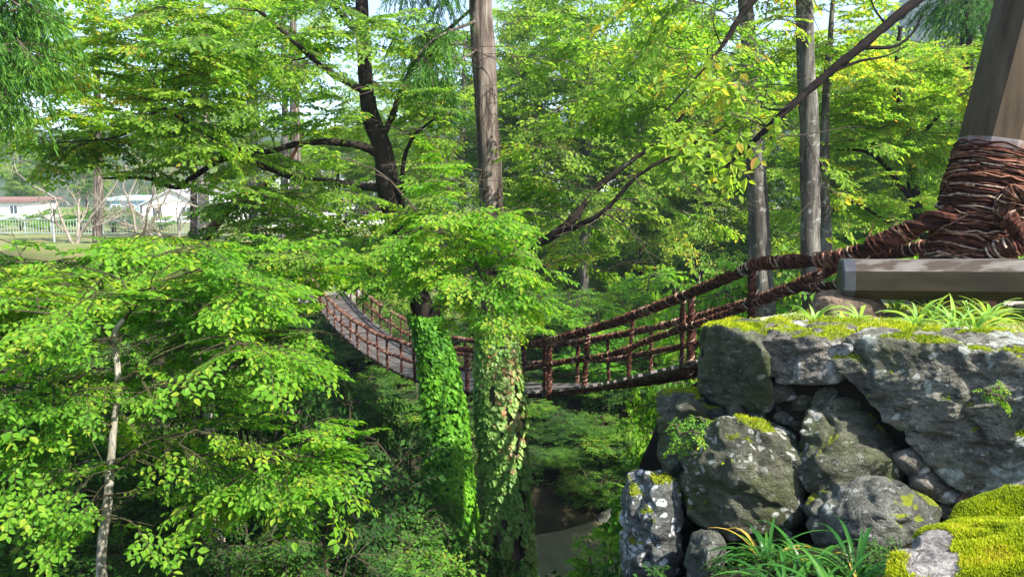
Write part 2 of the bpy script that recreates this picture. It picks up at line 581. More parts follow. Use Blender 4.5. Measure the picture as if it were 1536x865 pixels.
TP = np.array([-400, -3.0, -1.6, -.3, 3.5, 7, 10, 11, 17.6, 18.6, 22, 29, 33, 38, 70, 120, 900.])
TH = np.array([-1.75, -1.75, -1.8, -2.9, -5.2, -8.3, -11.2, -11.9, -11.9, -10.9, -8.4, -4.9, -3.4, -2.5, -2.7, -3.0, -3.2])


def ground(x, y):
    x = np.atleast_1d(np.asarray(x, float))
    y = np.atleast_1d(np.asarray(y, float))
    t = (x - RS[0]) * D2[0] + (y - RS[1]) * D2[1]
    t = t + .9 * np.sin(x * .23 + 1.1) * (t > 2) * np.clip((t - 2) / 4, 0, 1)
    h = np.interp(t, TP, TH)
    q = np.column_stack([x * .35, y * .35, np.zeros(len(x))])
    amp = np.clip((t + 1) / 6, 0, 1) * np.clip((60 - t) / 20, .15, 1)
    return E + h + fbm(q, 4, 3) * .7 * amp


def build_terrain():
    xs = np.concatenate([-np.geomspace(600, 31, 24), np.linspace(-30, 24, 109), np.geomspace(25, 600, 24)])
    ys = np.concatenate([np.linspace(-12, 46, 117), np.geomspace(47, 900, 34)])
    X, Y = np.meshgrid(xs, ys)
    Z = ground(X.ravel(), Y.ravel())
    V = np.column_stack([X.ravel(), Y.ravel(), Z])
    nx, ny = len(xs), len(ys)
    i, j = np.meshgrid(np.arange(nx - 1), np.arange(ny - 1))
    a = (j * nx + i).ravel()
    F = np.stack([a, a + 1, a + 1 + nx, a + nx], -1)
    mb = MB()
    mb.add(V, F)
    o = mb.build('ground', M['terrain'], smooth=True)
    o['kind'] = 'structure'
    # river
    mb = MB()
    c = RS + D2 * 14.3
    al = np.array([D2[1], -D2[0]])
    V = []
    for u in np.linspace(-70, 70, 60):
        for w in (-6.5, 6.5):
            q = c + al * u + D2 * w
            V.append([q[0], q[1], E - 11.25])
    F = [[2 * k, 2 * k + 1, 2 * k + 3, 2 * k + 2] for k in range(59)]
    mb.add(V, F)
    o = mb.build('river_water', M['water'])
    o['kind'] = 'structure'


def build_hills():
    specs = [('hill', -190, 430, 300, 95, 46), ('hill', 60, 620, 420, 120, 62), ('hill', 330, 450, 240, 110, 120), ('hill', -520, 520, 260, 120, 60)]
    for nm, cx, cy, rx, ry, hh in specs:
        n = 90
        u = np.linspace(-1, 1, n)
        U, Wv = np.meshgrid(u, u)
        r2 = U ** 2 + Wv ** 2
        Z = np.clip(1 - r2, 0, 1) ** .8 * hh
        X = cx + U * rx
        Y = cy + Wv * ry
        q = np.column_stack([X.ravel(), Y.ravel(), np.zeros(X.size)])
        Z = Z.ravel() * (1 + .35 * fbm(q / 60, 4, 5)) + fbm(q / 7, 3, 9) * 3.0 * (Z.ravel() > .5)
        V = np.column_stack([X.ravel(), Y.ravel(), Z + E - 4.5])
        i, j = np.meshgrid(np.arange(n - 1), np.arange(n - 1))
        a = (j * n + i).ravel()
        mb = MB()
        mb.add(V, np.stack([a, a + 1, a + 1 + n, a + n], -1))
        o = mb.build(nm, M['hill'], smooth=True)
        o['kind'] = 'structure'


# ------------------------------------------------------------------ foliage
def leaf_shape(kind='oval'):
    if kind == 'oval':
        V = np.array([[0, 0, 0], [.33, .30, .07], [.72, .22, .04], [1, 0, -.10], [.72, -.22, .04], [.33, -.30, .07]])
        F = np.array([[0, 3, 2, 1], [3, 0, 5, 4]])
    elif kind == 'wide':      # ivy
        V = np.array([[0, 0, 0], [.12, .48, .06], [.60, .38, .05], [1, 0, -.08], [.60, -.38, .05], [.12, -.48, .06]])
        F = np.array([[0, 3, 2, 1], [3, 0, 5, 4]])
    else:                      # cheap four-corner leaf
        V = np.array([[0, 0, 0], [.5, .3, .07], [1, 0, -.06], [.5, -.3, .07]])
        F = np.array([[0, 1, 2, 3]])
    return V, F


def frames(fwd, up):
    f = fwd / (np.linalg.norm(fwd, axis=1)[:, None] + 1e-9)
    s = np.cross(up, f)
    s /= (np.linalg.norm(s, axis=1)[:, None] + 1e-9)
    u = np.cross(f, s)
    return f, s, u


def place(mb, V, F, O, f, s, u, sc, rnd, mat=0):
    """instances of template V,F at O with frames and scale"""
    n, k = len(O), len(V)
    sc = np.asarray(sc, float).reshape(-1, 1, 1)
    W = O[:, None, :] + sc * (V[None, :, 0:1] * f[:, None, :] + V[None, :, 1:2] * s[:, None, :] + V[None, :, 2:3] * u[:, None, :])
    FF = (F[None, :, :] + (np.arange(n) * k)[:, None, None]).reshape(-1, F.shape[1])
    mb.add(W.reshape(-1, 3), FF, mat, np.repeat(rnd, len(F)) if np.ndim(rnd) == 1 else rnd)


def spray_template(seed, leaf=.17, kind='oval', ntw=4, droop=.12, jit=.35):
    """one leafy twig of unit length along +x; returns leaf V,F,(per leaf random) and twig V,F"""
    r = np.random.default_rng(seed)
    pos, dr = [], []

    def run(o, d, L, n):
        side = 1 if r.random() < .5 else -1
        for k in range(n):
            t = (k + .6) / n
            p = o + d * L * t + np.array([0, 0, -droop * L * t * t])
            a = side * math.radians(r.uniform(35, 70)) * (1 - .6 * (k == n - 1))
            ca, sa = math.cos(a), math.sin(a)
            q = np.array([d[0] * ca - d[1] * sa, d[0] * sa + d[1] * ca, d[2] - r.uniform(.05, .55)])
            pos.append(p)
            dr.append(unit(q))
            side = -side
    x = np.array([1., 0, 0])
    run(np.zeros(3), x, 1, 11)
    tm = MB()
    tube(tm, np.array([[0, 0, 0], [.5, 0, -droop * .25], [1, 0, -droop]]), [.011, .008, .003], 3, cap=False)
    sd = 1
    for k in range(ntw):
        t = .12 + .7 * k / ntw + r.uniform(-.04, .04)
        a = sd * math.radians(r.uniform(38, 62))
        d = unit([math.cos(a), math.sin(a), r.uniform(-.18, .12)])
        L = (.62 - .35 * t) * r.uniform(.8, 1.2)
        o = np.array([t, 0, -droop * t * t])
        run(o, d, L, 7)
        tube(tm, np.array([o, o + d * L * .5, o + d * L + np.array([0, 0, -droop * L])]), [.007, .005, .002], 3, cap=False)
        sd = -sd
    pos, dr = np.array(pos), np.array(dr)
    up = np.tile([0, 0, 1.], (len(pos), 1)) + r.normal(0, jit, (len(pos), 3))
    f, s, u = frames(dr, up)
    LV, LF = leaf_shape(kind)
    mb = MB()
    place(mb, LV, LF, pos, f, s, u, leaf * r.uniform(.55, 1.25, len(pos)), r.random(len(pos)))
    V, F, _, rn = mb.ch[0]
    TV = np.concatenate([c[0] for c in tm.ch])
    TF = np.concatenate([c[1] for c in tm.ch])
    return V, F, rn, TV, TF


def cedar_template(seed):
    """drooping cedar spray: cord-like shoots set with short needles"""
    r = np.random.default_rng(seed)
    pos, dr = [], []
    tm = MB()
    for k in range(7):
        t = k / 7
        a = (1 if k % 2 else -1) * math.radians(r.uniform(20, 50)) if k < 6 else 0
        d = unit([math.cos(a), math.sin(a), -.35 - .5 * r.random()])
        o = np.array([t * .55, 0, -.12 * t])
        L = r.uniform(.4, .65)
        n = 13
        for q in range(n):
            w = q / n
            p = o + d * L * w + np.array([0, 0, -.22 * w * w])
            for e in (-1, 1):
                pos.append(p)
                dr.append(unit(d * 1.1 + np.array([0, 0, -.6 * w]) + r.normal(0, .33, 3) + e * .3 * np.array([-d[1], d[0], 0])))
    tube(tm, np.array([[0, 0, 0], [.3, 0, -.04], [.55, 0, -.12]]), [.012, .009, .005], 3, cap=False)
    pos, dr = np.array(pos), np.array(dr)
    f, s, u = frames(dr, r.normal(0, 1, (len(pos), 3)))
    LV = np.array([[0, -.05, 0], [0, .05, 0], [.6, .07, 0], [1, 0, -.1], [.6, -.07, 0]])
    LF = np.array([[0, 4, 3, 2, 1]])
    mb = MB()
    place(mb, LV, LF, pos, f, s, u, .13 * r.uniform(.7, 1.2, len(pos)), r.random(len(pos)))
    V, F, _, rn = mb.ch[0]
    return V, F, rn, tm.ch[0][0], tm.ch[0][1]


TPL = {
    'hero': [spray_template(s, .16, 'oval', 5) for s in range(6)],
    'droopy': [spray_template(s + 20, .20, 'oval', 3, .35, .6) for s in range(5)],
    'small': [spray_template(s + 40, .17, 'cheap', 4, .12, .5) for s in range(5)],
    'coarse': [spray_template(s + 60, .24, 'cheap', 3, .2, .6) for s in range(5)],
    'cedar': [cedar_template(s + 80) for s in range(4)],
}


SUN = unit([.66, -.56, .92])
GAPS = []          # points of the place the sun reaches through openings in the canopy
for _y in range(500, 880, 28):
    for _x in (640, 662, 684, 705):
        GAPS.append(P(_x, _y, 12.0))
    for _x in (730, 750, 770, 790):
        GAPS.append(P(_x, _y, 12.6))
for _y in range(600, 860, 40):
    GAPS.append(P(163, _y, 7.15))
for _y in (40, 110, 180, 250):
    GAPS.append(P(728, _y, 12.6))
for _y in (220, 280, 340, 400, 440):
    GAPS.append(P(1142, _y, 13.8))
    GAPS.append(P(1216, _y, 13.3))
for _x, _y, _d in ((860, 540, 13), (920, 525, 11.5), (1000, 510, 10.5), (900, 420, 30), (980, 440, 28), (1060, 420, 26)):
    GAPS.append(P(_x, _y, _d))
GAPS = np.array(GAPS)


def project(X):
    X = np.asarray(X, float)
    x, y, z = X[:, 0], X[:, 1], X[:, 2] - E
    d = np.maximum(y * cp - z * sp, .05)
    return W0 / 2 + FPX * x / d, H0 / 2 - FPX * (y * sp + z * cp) / d, y


# open sight lines the place has: no twig grows there in front of this depth
CLEAR = [(700, 752, -20, 305, 12.75), (546, 606, 150, 290, 12.05), (528, 566, 90, 165, 12.05),
         (612, 705, 505, 900, 12.0), (712, 800, 520, 900, 12.6),
         (1122, 1162, 185, 470, 13.85), (1195, 1236, 80, 430, 13.35),
         (470, 512, 436, 476, 31), (478, 560, 456, 512, 29), (510, 605, 490, 548, 26), (560, 632, 520, 580, 22), (800, 1060, 500, 596, 13.2),
         (-20, 250, 295, 352, 55), (190, 300, 285, 345, 80), (1400, 1560, -50, 420, 6.9), (160, 178, 600, 645, 7.1), (148, 172, 720, 880, 7.1), (1060, 1260, 380, 480, 9.5)]


class Foliage:
    def __init__(s):
        s.O, s.f, s.u, s.sc, s.rn = [], [], [], [], []

    def spray(s, o, f, u, sc, rn):
        s.O.append(o); s.f.append(f); s.u.append(u); s.sc.append(sc); s.rn.append(rn)

    def emit(s, mb, tpl, rspread=.35, clear=True):
        if not s.O:
            return
        O, fw, up, sc, rn = map(np.array, (s.O, s.f, s.u, s.sc, s.rn))
        if clear:
            keep = np.ones(len(O), bool)
            for w in (0, .5, 1.):
                px, py, Y = project(O + fw * sc[:, None] * w)
                for a0, a1, b0, b1, ym in CLEAR:
                    keep &= ~((px > a0) & (px < a1) & (py > b0) & (py < b1) & (Y < ym))
            M_ = O + fw * sc[:, None] * .5
            hit = np.zeros(len(O))
            for g_ in GAPS:
                v_ = M_ - g_
                t_ = v_ @ SUN
                d_ = np.linalg.norm(v_ - t_[:, None] * SUN, axis=1)
                hit = np.maximum(hit, ((t_ > .7) & (d_ < .36 + .3 * sc)) * 1.0)
            keep &= ~((hit > 0) & (RNG.random(len(O)) < .93))
            O, fw, up, sc, rn = O[keep], fw[keep], up[keep], sc[keep], rn[keep]
        f, sd, u = frames(fw, up)
        T = TPL[tpl]
        idx = RNG.integers(0, len(T), len(O))
        for k, (V, F, r0, TV, TF) in enumerate(T):
            m = idx == k
            if not m.any():
                continue
            n = m.sum()
            R = np.clip(rn[m][:, None] + (r0[None, :] - .5) * rspread * 2, 0, 1)
            # a few leaves of another tint
            odd = RNG.random(R.shape) < .012
            R = np.where(odd, 1.0, R * .985)
            R = R.ravel()
            W = O[m][:, None, :] + sc[m][:, None, None] * (V[None, :, 0:1] * f[m][:, None, :] + V[None, :, 1:2] * sd[m][:, None, :] + V[None, :, 2:3] * u[m][:, None, :])
            FF = (F[None] + (np.arange(n) * len(V))[:, None, None]).reshape(-1, F.shape[1])
            mb.add(W.reshape(-1, 3), FF, 0, R)
            W = O[m][:, None, :] + sc[m][:, None, None] * (TV[None, :, 0:1] * f[m][:, None, :] + TV[None, :, 1:2] * sd[m][:, None, :] + TV[None, :, 2:3] * u[m][:, None, :])
            FF = (TF[None] + (np.arange(n) * len(TV))[:, None, None]).reshape(-1, 4)
            mb.add(W.reshape(-1, 3), FF, 1, .5)


def pbox(px0, px1, py0, py1, Y0, Y1, n):
    """bough ends inside a pixel window and depth range, spread evenly"""
    out = []
    k = max(1, n)
    for i in range(k):
        u = (i + .5) / k
        v = (i * .6180339887) % 1
        px = px0 + (px1 - px0) * min(1, max(0, u + RNG.normal(0, .06)))
        py = py0 + (py1 - py0) * min(1, max(0, v + RNG.normal(0, .06)))
        out.append(P(px, py, RNG.uniform(Y0, Y1)))
    return out


def ellip(c, r, n, shell=.45):
    out = []
    while len(out) < n:
        v = RNG.uniform(-1, 1, 3)
        d = np.linalg.norm(v)
        if shell < d < 1:
            out.append(np.array(c) + v * np.array(r))
    return out


def tiers(T, step=.40):
    return [np.array([t[0], t[1], round(t[2] / step) * step + RNG.normal(0, .035)]) for t in T]


def grow(skel_p, skel_r, targets, bmb, fol, spray=.5, pad=1.0, nside=5, tilt=.18, bmat=0, droop=.25, radial=None, tone=(.25, .7), thick=1.0):
    """join every bough end to the nearest wood, draw its branch, dress its last metre in leafy twigs"""
    SP = [np.asarray(skel_p, float)]
    SR = [np.asarray(skel_r, float)]
    A, R = SP[0], SR[0]
    T = [np.asarray(t, float) for t in targets]
    d0 = [np.min(np.linalg.norm(A - t, axis=1)) for t in T]
    for i in np.argsort(d0):
        t = T[i]
        dv = np.linalg.norm(A - t, axis=1) + np.clip(A[:, 2] - t[2], 0, None) * .9
        k = int(np.argmin(dv))
        a, ra = A[k], R[k]
        L = np.linalg.norm(t - a)
        if L < .05:
            continue
        r0 = min(ra * .6, (.006 + .010 * L) * thick)
        r0 = max(r0, .006)
        n = max(4, int(L / .22))
        mid = (a + t) / 2 + np.array([0, 0, .10 * L]) + RNG.normal(0, .07 * L, 3)
        q1 = a * .65 + mid * .35 + RNG.normal(0, .03 * L, 3)
        path = smooth_path([a, q1 * .5 + (a * .5 + mid * .5) * .5, mid, mid * .4 + t * .6 + np.array([0, 0, .04 * L]) + RNG.normal(0, .03 * L, 3), t], n + 2)
        rad = np.linspace(r0, .0045, len(path))
        tube(bmb, path, rad, 5 if r0 > .02 else 4, bmat, cap=False)
        A = np.vstack([A, path[1:]])
        R = np.concatenate([R, rad[1:]])
        # bough dressed with side shoots
        fwd = path[-1] - path[max(0, len(path) - 4)]
        fwd[2] *= .4
        if radial is not None:
            w = t - radial
            w[2] = 0
            fwd = unit(fwd) + .6 * unit(w)
        fwd = unit(fwd + np.array([0, 0, -.05]))
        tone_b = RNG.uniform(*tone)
        up = unit(np.array([0, 0, 1.]) + RNG.normal(0, tilt, 3))
        sd = unit(np.cross(up, fwd))
        cum = np.concatenate([[0], np.cumsum(np.linalg.norm(np.diff(path, axis=0), axis=1))])
        Lb = min(cum[-1], pad * 1.1)
        e = 1
        for j in range(nside):
            dist = cum[-1] - Lb * (1 - (j + .3) / nside)
            k2 = int(np.clip(np.searchsorted(cum, dist), 0, len(path) - 1))
            o = path[k2]
            frac = (j + .3) / nside
            l = pad * (.95 - .5 * frac) * RNG.uniform(.65, 1.15)
            ang = math.radians(RNG.uniform(40, 75)) * e
            d = unit(fwd * math.cos(ang) + sd * math.sin(ang) + up * RNG.uniform(-.08, .12))
            end = o + d * l + np.array([0, 0, -droop * l * l * .5])
            m1 = o + d * l * .5 + np.array([0, 0, -droop * l * l * .08])
            tube(bmb, np.array([o, m1, end]), [.006, .005, .003], 3, bmat, cap=False)
            ns = max(1, int(round(l / (spray * .62))))
            for q in range(ns):
                w = (q + .55) / ns
                oo = o + (end - o) * w
                g = d + (end - o) * .15 + RNG.normal(0, .16, 3) + sd * RNG.uniform(-.5, .5)
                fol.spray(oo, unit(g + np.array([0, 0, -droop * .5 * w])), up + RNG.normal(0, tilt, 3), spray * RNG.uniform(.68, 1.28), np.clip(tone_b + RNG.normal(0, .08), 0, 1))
            e = -e
        fol.spray(path[-2], fwd + np.array([0, 0, -droop * .4]), up, spray * RNG.uniform(.9, 1.25), tone_b)
        fol.spray(path[-1] - fwd * .05, fwd + sd * RNG.uniform(-.4, .4) + np.array([0, 0, -droop * .4]), up, spray * RNG.uniform(.8, 1.1), tone_b)


def make_tree(name, label, cat, base, trunk, limbs, sets, leaf, bark, twig='bark_twig', group=None, sides=14, crown_name='crown', limb_bark=None):
    """trunk / limbs: lists of (px,py,Y,r) or ready (points, radii); sets: list of dicts(targets=, tpl=, ...)"""
    root = empty(name, base, label, cat, group)
    skp, skr = [], []
    tmb = MB()

    def seg(L, sd, rough, jm=.07):
        pts, rad = PP(L) if not isinstance(L, tuple) else L
        q = smooth_path(np.column_stack([np.array(pts), np.array(rad)]), max(8, len(pts) * 10))
        jit = np.column_stack([fbm(q[:, :3] * 1.3 + 5 * k, 2, 31 + k) for k in range(3)]) * np.minimum(q[:, 3:4] * .8, jm)
        pth = q[:, :3] + jit
        skp.append(pth); skr.append(q[:, 3])
        return pth, np.clip(q[:, 3], .004, None)
    p, r = seg(trunk, sides, .1, .02)
    tube(tmb, p, r, sides, 0, cap=True, rough=.22, seed=3)
    tmb.build('trunk', M[bark], root, smooth=True)
    for L in limbs:
        lm = MB()
        p, r = seg(L, 8, .1)
        tube(lm, p, np.clip(r * .78, .004, None), 10, 0, cap=True, rough=.4, seed=5)
        lm.build('limb', M[limb_bark or bark], root, smooth=True)
    A = np.vstack(skp)
    R = np.concatenate(skr)
    cmb = MB()
    for s in sets:
        s = dict(s)
        fol = Foliage()
        T = s.pop('targets')
        tpl = s.pop('tpl', 'hero')
        AA, RR = A, R
        if 'only' in s:
            k = s.pop('only')
            AA, RR = skp[k], skr[k]
        own = s.pop('leaf', None)
        tgt = MB() if own else cmb
        grow(AA, RR, T, tgt, fol, bmat=1, **s)
        fol.emit(tgt, tpl)
        if own:
            tgt.build('leafy_branch', [M[own], M[twig]], root)
    if cmb.ch:
        cmb.build(crown_name, [M[leaf], M[twig]], root)
    return root


# ------------------------------------------------------------------ rocks
def rock(name, label, front, back, mat, cat='boulder', sub=6, moss=None, disp=1.0, parent=None, group=None, seed=0, p=11, blades=0, blade_len=.02):
    """boulder from its faceted hull: front/back are lists of photo points (px,py,Y)"""
    pts = [P(*q) for q in front] + [P(*q) for q in back]
    return rock_pts(name, label, pts, mat, cat, sub, moss, disp, group, seed, p, blades, blade_len)


def rock_pts(name, label, pts, mat, cat='boulder', sub=6, moss=None, disp=1.0, group=None, seed=0, p=11, blades=0, blade_len=.02):
    pts = np.array(pts)
    pts = pts.mean(0) + (pts - pts.mean(0)) * (1.13 if sub > 5 else 1.2)
    bm = bmesh.new()
    for q in pts:
        bm.verts.new(q)
    r = bmesh.ops.convex_hull(bm, input=bm.verts[:])
    bm.normal_update()
    pl = [(np.array(f.normal), np.array(f.calc_center_median())) for f in bm.faces]
    bm.free()
    c = pts.mean(0)
    nn = np.array([a for a, b in pl])
    dd = np.array([a.dot(b - c) for a, b in pl])
    flip = dd < 0
    nn[flip] *= -1
    dd[flip] *= -1
    dd = np.clip(dd, .02, None)
    g = np.random.default_rng(seed + 900)
    for _ in range(16 if sub > 5 else 7):          # broken faces
        m = unit(g.normal(0, 1, 3))
        h = ((pts - c) @ m).max()
        nn = np.vstack([nn, m])
        dd = np.append(dd, max(.03, h * g.uniform(.86, .985)))
    bm = bmesh.new()
    bmesh.ops.create_icosphere(bm, subdivisions=sub, radius=1)
    V = np.array([v.co[:] for v in bm.verts])
    F = np.array([[v.index for v in f.verts] for f in bm.faces])
    bm.free()
    ext = pts.max(0) - pts.min(0)
    V = V * (ext + .15)                     # even out sampling on long stones
    V /= np.linalg.norm(V, axis=1)[:, None]
    q = np.clip((V @ nn.T) / dd[None, :], 0, None)
    p = p * 2.6
    qm = q.max(1)
    R = 1.0 / (qm * (((q / qm[:, None]) ** p).sum(1)) ** (1 / p))
    X = c + V * R[:, None]
    size = float(ext.mean())
    # normals
    def normals(X):
        fn = np.cross(X[F[:, 1]] - X[F[:, 0]], X[F[:, 2]] - X[F[:, 0]])
        vn = np.zeros_like(X)
        for k in range(3):
            np.add.at(vn, F[:, k], fn)
        return vn / (np.linalg.norm(vn, axis=1)[:, None] + 1e-12)
    vn = normals(X)
    s = seed * 13.7
    st = np.column_stack([X @ unit([.5, .1, .35]) * 1.6, X @ unit([-.3, .8, .2]) * 2.5, X @ unit([-.45, .0, .9]) * 11])
    d = fbm(X * 2.1 + s, 4, 1) * .05 + fbm(X * np.array([5, 5, 8]) + s, 4, 7) * .026
    d = d - np.abs(fbm(st + s, 4, 61)) * .045 + fbm(X * 12 + s, 4, 71) * .016
    rd = 1 - np.abs(fbm(X * np.array([3.1, 3.1, 4.5]) + s, 3, 17))
    d = d - np.clip(rd - .82, 0, 1) * .22 + fbm(X * 22 + s, 3, 23) * .008
    X = X + vn * (d * disp * min(1, size * 1.3))[:, None]
    vn = normals(X)
    mv = np.zeros(len(X))
    if moss:
        thr, nz = moss
        mv = np.clip((vn[:, 2] - nz) * 4, 0, 1) * np.clip((fbm(X * 4.2 + s, 4, 40) - thr) * 5 + .5, 0, 1)
    mb = MB()
    mb.add(X, F, 0, .5)
    root = empty(name, [c[0], c[1], X[:, 2].min()], label, cat, group)
    mb.build('stone', M[mat], root, smooth=True, vattr=mv)
    if blades:
        fa = np.linalg.norm(np.cross(X[F[:, 1]] - X[F[:, 0]], X[F[:, 2]] - X[F[:, 0]]), axis=1)
        w = fa * (mv[F].mean(1) > .3) * mv[F].mean(1)
        if w.sum() > 0:
            ids = RNG.choice(len(F), blades, p=w / w.sum())
            b = RNG.dirichlet([1, 1, 1], blades)
            O = (X[F[ids]] * b[:, :, None]).sum(1)
            nrm = vn[F[ids, 0]]
            mm = MB()
            moss_blades(mm, O, nrm, blade_len)
            mm.build('moss', M['moss'], root)
    return root


def moss_blades(mb, O, nrm, L):
    n = len(O)
    f = nrm + RNG.normal(0, .55, (n, 3))
    f, s, u = frames(f, RNG.normal(0, 1, (n, 3)))
    V = np.array([[-.15, -.16, 0], [-.15, .16, 0], [.5, .13, .04], [1, 0, .12], [.5, -.13, .04]])
    F = np.array([[0, 4, 3, 2, 1]])
    tone = np.clip(.42 + .9 * fbm(O * 9, 3, 77) + .9 * fbm(O * 2.3, 3, 87) + RNG.normal(0, .13, n), 0, .97)
    tone = np.where(RNG.random(n) < .012, 1.0, tone)
    place(mb, V, F, O, f, s, u, L * RNG.uniform(.5, 1.25, n), tone)


# ------------------------------------------------------------------ strap-leaved plants
def strap_plant(name, label, base, n, L, wid, mat, arch=1.0, spread=1.0, group=None, cat='plant', seed=0):
    r = np.random.default_rng(seed)
    root = empty(name, base, label, cat, group)
    mb = MB()
    for k in range(n):
        az = r.uniform(0, 2 * PI)
        el = math.radians(r.uniform(35, 85))
        l = L * r.uniform(.55, 1.1)
        w = wid * r.uniform(.7, 1.15)
        h = np.array([math.cos(az), math.sin(az), 0])
        p = np.array(base) + h * r.uniform(0, .03) * spread
        pts = []
        m = 9
        ang = el
        for q in range(m):
            pts.append(p.copy())
            p = p + (h * math.cos(ang) + np.array([0, 0, math.sin(ang)])) * l / (m - 1)
            ang -= arch * r.uniform(.12, .30)
        pts = np.array(pts)
        sd = np.array([-h[1], h[0], 0])
        t = np.linspace(0, 1, m)
        ww = w * np.clip(np.minimum(.55 + 2 * t, (1 - t) * 2.2), .02, 1) * .5
        up = np.array([0, 0, w * .18])
        V = np.vstack([pts + sd * ww[:, None] + up, pts, pts - sd * ww[:, None] + up])
        i = np.arange(m - 1)
        F = np.vstack([np.stack([i, i + 1, i + 1 + m, i + m], -1), np.stack([i + m, i + m + 1, i + 1 + 2 * m, i + 2 * m], -1)])
        tn = 1.0 if r.random() < .05 else r.uniform(.1, .92)
        mb.add(V, F, 0, tn)
    mb.build('leaves', M[mat], root, smooth=True)
    return root


# ------------------------------------------------------------------ ropes
def rope(mb, path, R, ns=4, pitch=.45, sr=.55, wraps=0, seed=0, sides=5, loose=.12):
    """vine cable: ns strands laid round a path, bound with thinner vine"""
    r = np.random.default_rng(seed)
    p = np.asarray(path, float)
    cum = np.concatenate([[0], np.cumsum(np.linalg.norm(np.diff(p, axis=0), axis=1))])
    t = np.gradient(p, axis=0)
    t /= np.linalg.norm(t, axis=1)[:, None] + 1e-9
    ref = np.array([0, 0, 1.]) if abs(t[:, 2]).mean() < .8 else np.array([1., 0, 0])
    n1 = np.cross(t, ref)
    n1 /= np.linalg.norm(n1, axis=1)[:, None] + 1e-9
    n2 = np.cross(t, n1)
    Rv = np.full(len(p), R) if np.isscalar(R) else np.asarray(R)
    tube(mb, p, Rv * .6, 6, 0, .05)
    for k in range(ns):
        ph = 2 * PI * k / ns + cum / pitch * 2 * PI + .6 * vnoise(np.column_stack([cum * 2, cum * 0 + k * 7, cum * 0 + seed]))
        rr = Rv * (.62 + loose * vnoise(np.column_stack([cum * 4, cum * 0 + k * 3, cum * 0 + seed * 2])))
        q = p + n1 * (np.cos(ph) * rr)[:, None] + n2 * (np.sin(ph) * rr)[:, None]
        tube(mb, q, Rv * sr * r.uniform(.7, 1.05), sides, 0, r.uniform(.05, .62), cap=False)
    for k in range(wraps // 3):             # loose frayed ends
        c = r.uniform(.01, .99) * cum[-1]
        b0 = np.array([np.interp(c, cum, p[:, j]) for j in range(3)])
        d0 = unit(r.normal(0, 1, 3))
        R0 = float(np.interp(c, cum, Rv))
        d1 = unit(d0 + r.normal(0, .8, 3))
        tube(mb, np.array([b0 + d0 * R0 * .8, b0 + d0 * R0 * 1.5 + d1 * R0 * .4, b0 + d0 * R0 * 1.6 + d1 * R0 * 1.6]), [R0 * .09, R0 * .07, R0 * .03], 3, 0, r.uniform(.4, 1), cap=False)
    for k in range(wraps):
        c = r.uniform(.01, .99) * cum[-1]
        ln = r.uniform(.05, .34)
        turns = r.uniform(.7, 2.2)
        m = int(10 * turns)
        cc = np.linspace(c, min(c + ln, cum[-1]), m)
        base = np.column_stack([np.interp(cc, cum, p[:, j]) for j in range(3)])
        b1 = np.column_stack([np.interp(cc, cum, n1[:, j]) for j in range(3)])
        b2 = np.column_stack([np.interp(cc, cum, n2[:, j]) for j in range(3)])
        ph = np.linspace(0, turns * 2 * PI, m) + r.uniform(0, 6)
        rb = np.interp(cc, cum, Rv) * r.uniform(1.02, 1.22)
        q = base + b1 * (np.cos(ph) * rb)[:, None] + b2 * (np.sin(ph) * rb)[:, None]
        tube(mb, q, np.mean(Rv) * r.uniform(.10, .2), 4, 0, np.clip(r.normal(.60, .27), 0, 1), cap=False)


# deck height below the eye along the near edge, from the photo
_px = [(984, 557), (909, 574), (849, 582), (787, 587), (690, 579), (612, 563), (571, 544), (541, 525), (511, 499), (485, 468), (466, 444)]
_s, _z = [], []
for px, py in _px:
    a = (px - W0 / 2)
    # walk along the near edge until it projects on px
    ss = np.linspace(-.5, 34, 2000)
    xy = RS[None] + D2[None] * ss[:, None]
    # exact projection needs z; iterate
    z = np.full(len(ss), E - 3.5)
    for _ in range(4):
        dyc = xy[:, 1] * cp - (z - E) * sp
        b = (H0 / 2 - py) / FPX
        z = E + xy[:, 1] * ((-sp + b * cp) / (cp + b * sp))
    dyc = xy[:, 1] * cp - (z - E) * sp
    xp = W0 / 2 + FPX * xy[:, 0] / dyc
    k = int(np.argmin(abs(xp - px)))
    _s.append(ss[k]); _z.append(z[k])
_s = np.array(_s); _z = np.array(_z)
cf = np.polyfit(np.concatenate([[.6, 0.6], _s]), np.concatenate([[E - .93, E - .93], _z]), 4)


def deck_z(s):
    return np.polyval(cf, s)


S_END = float(_s.max()) + .3


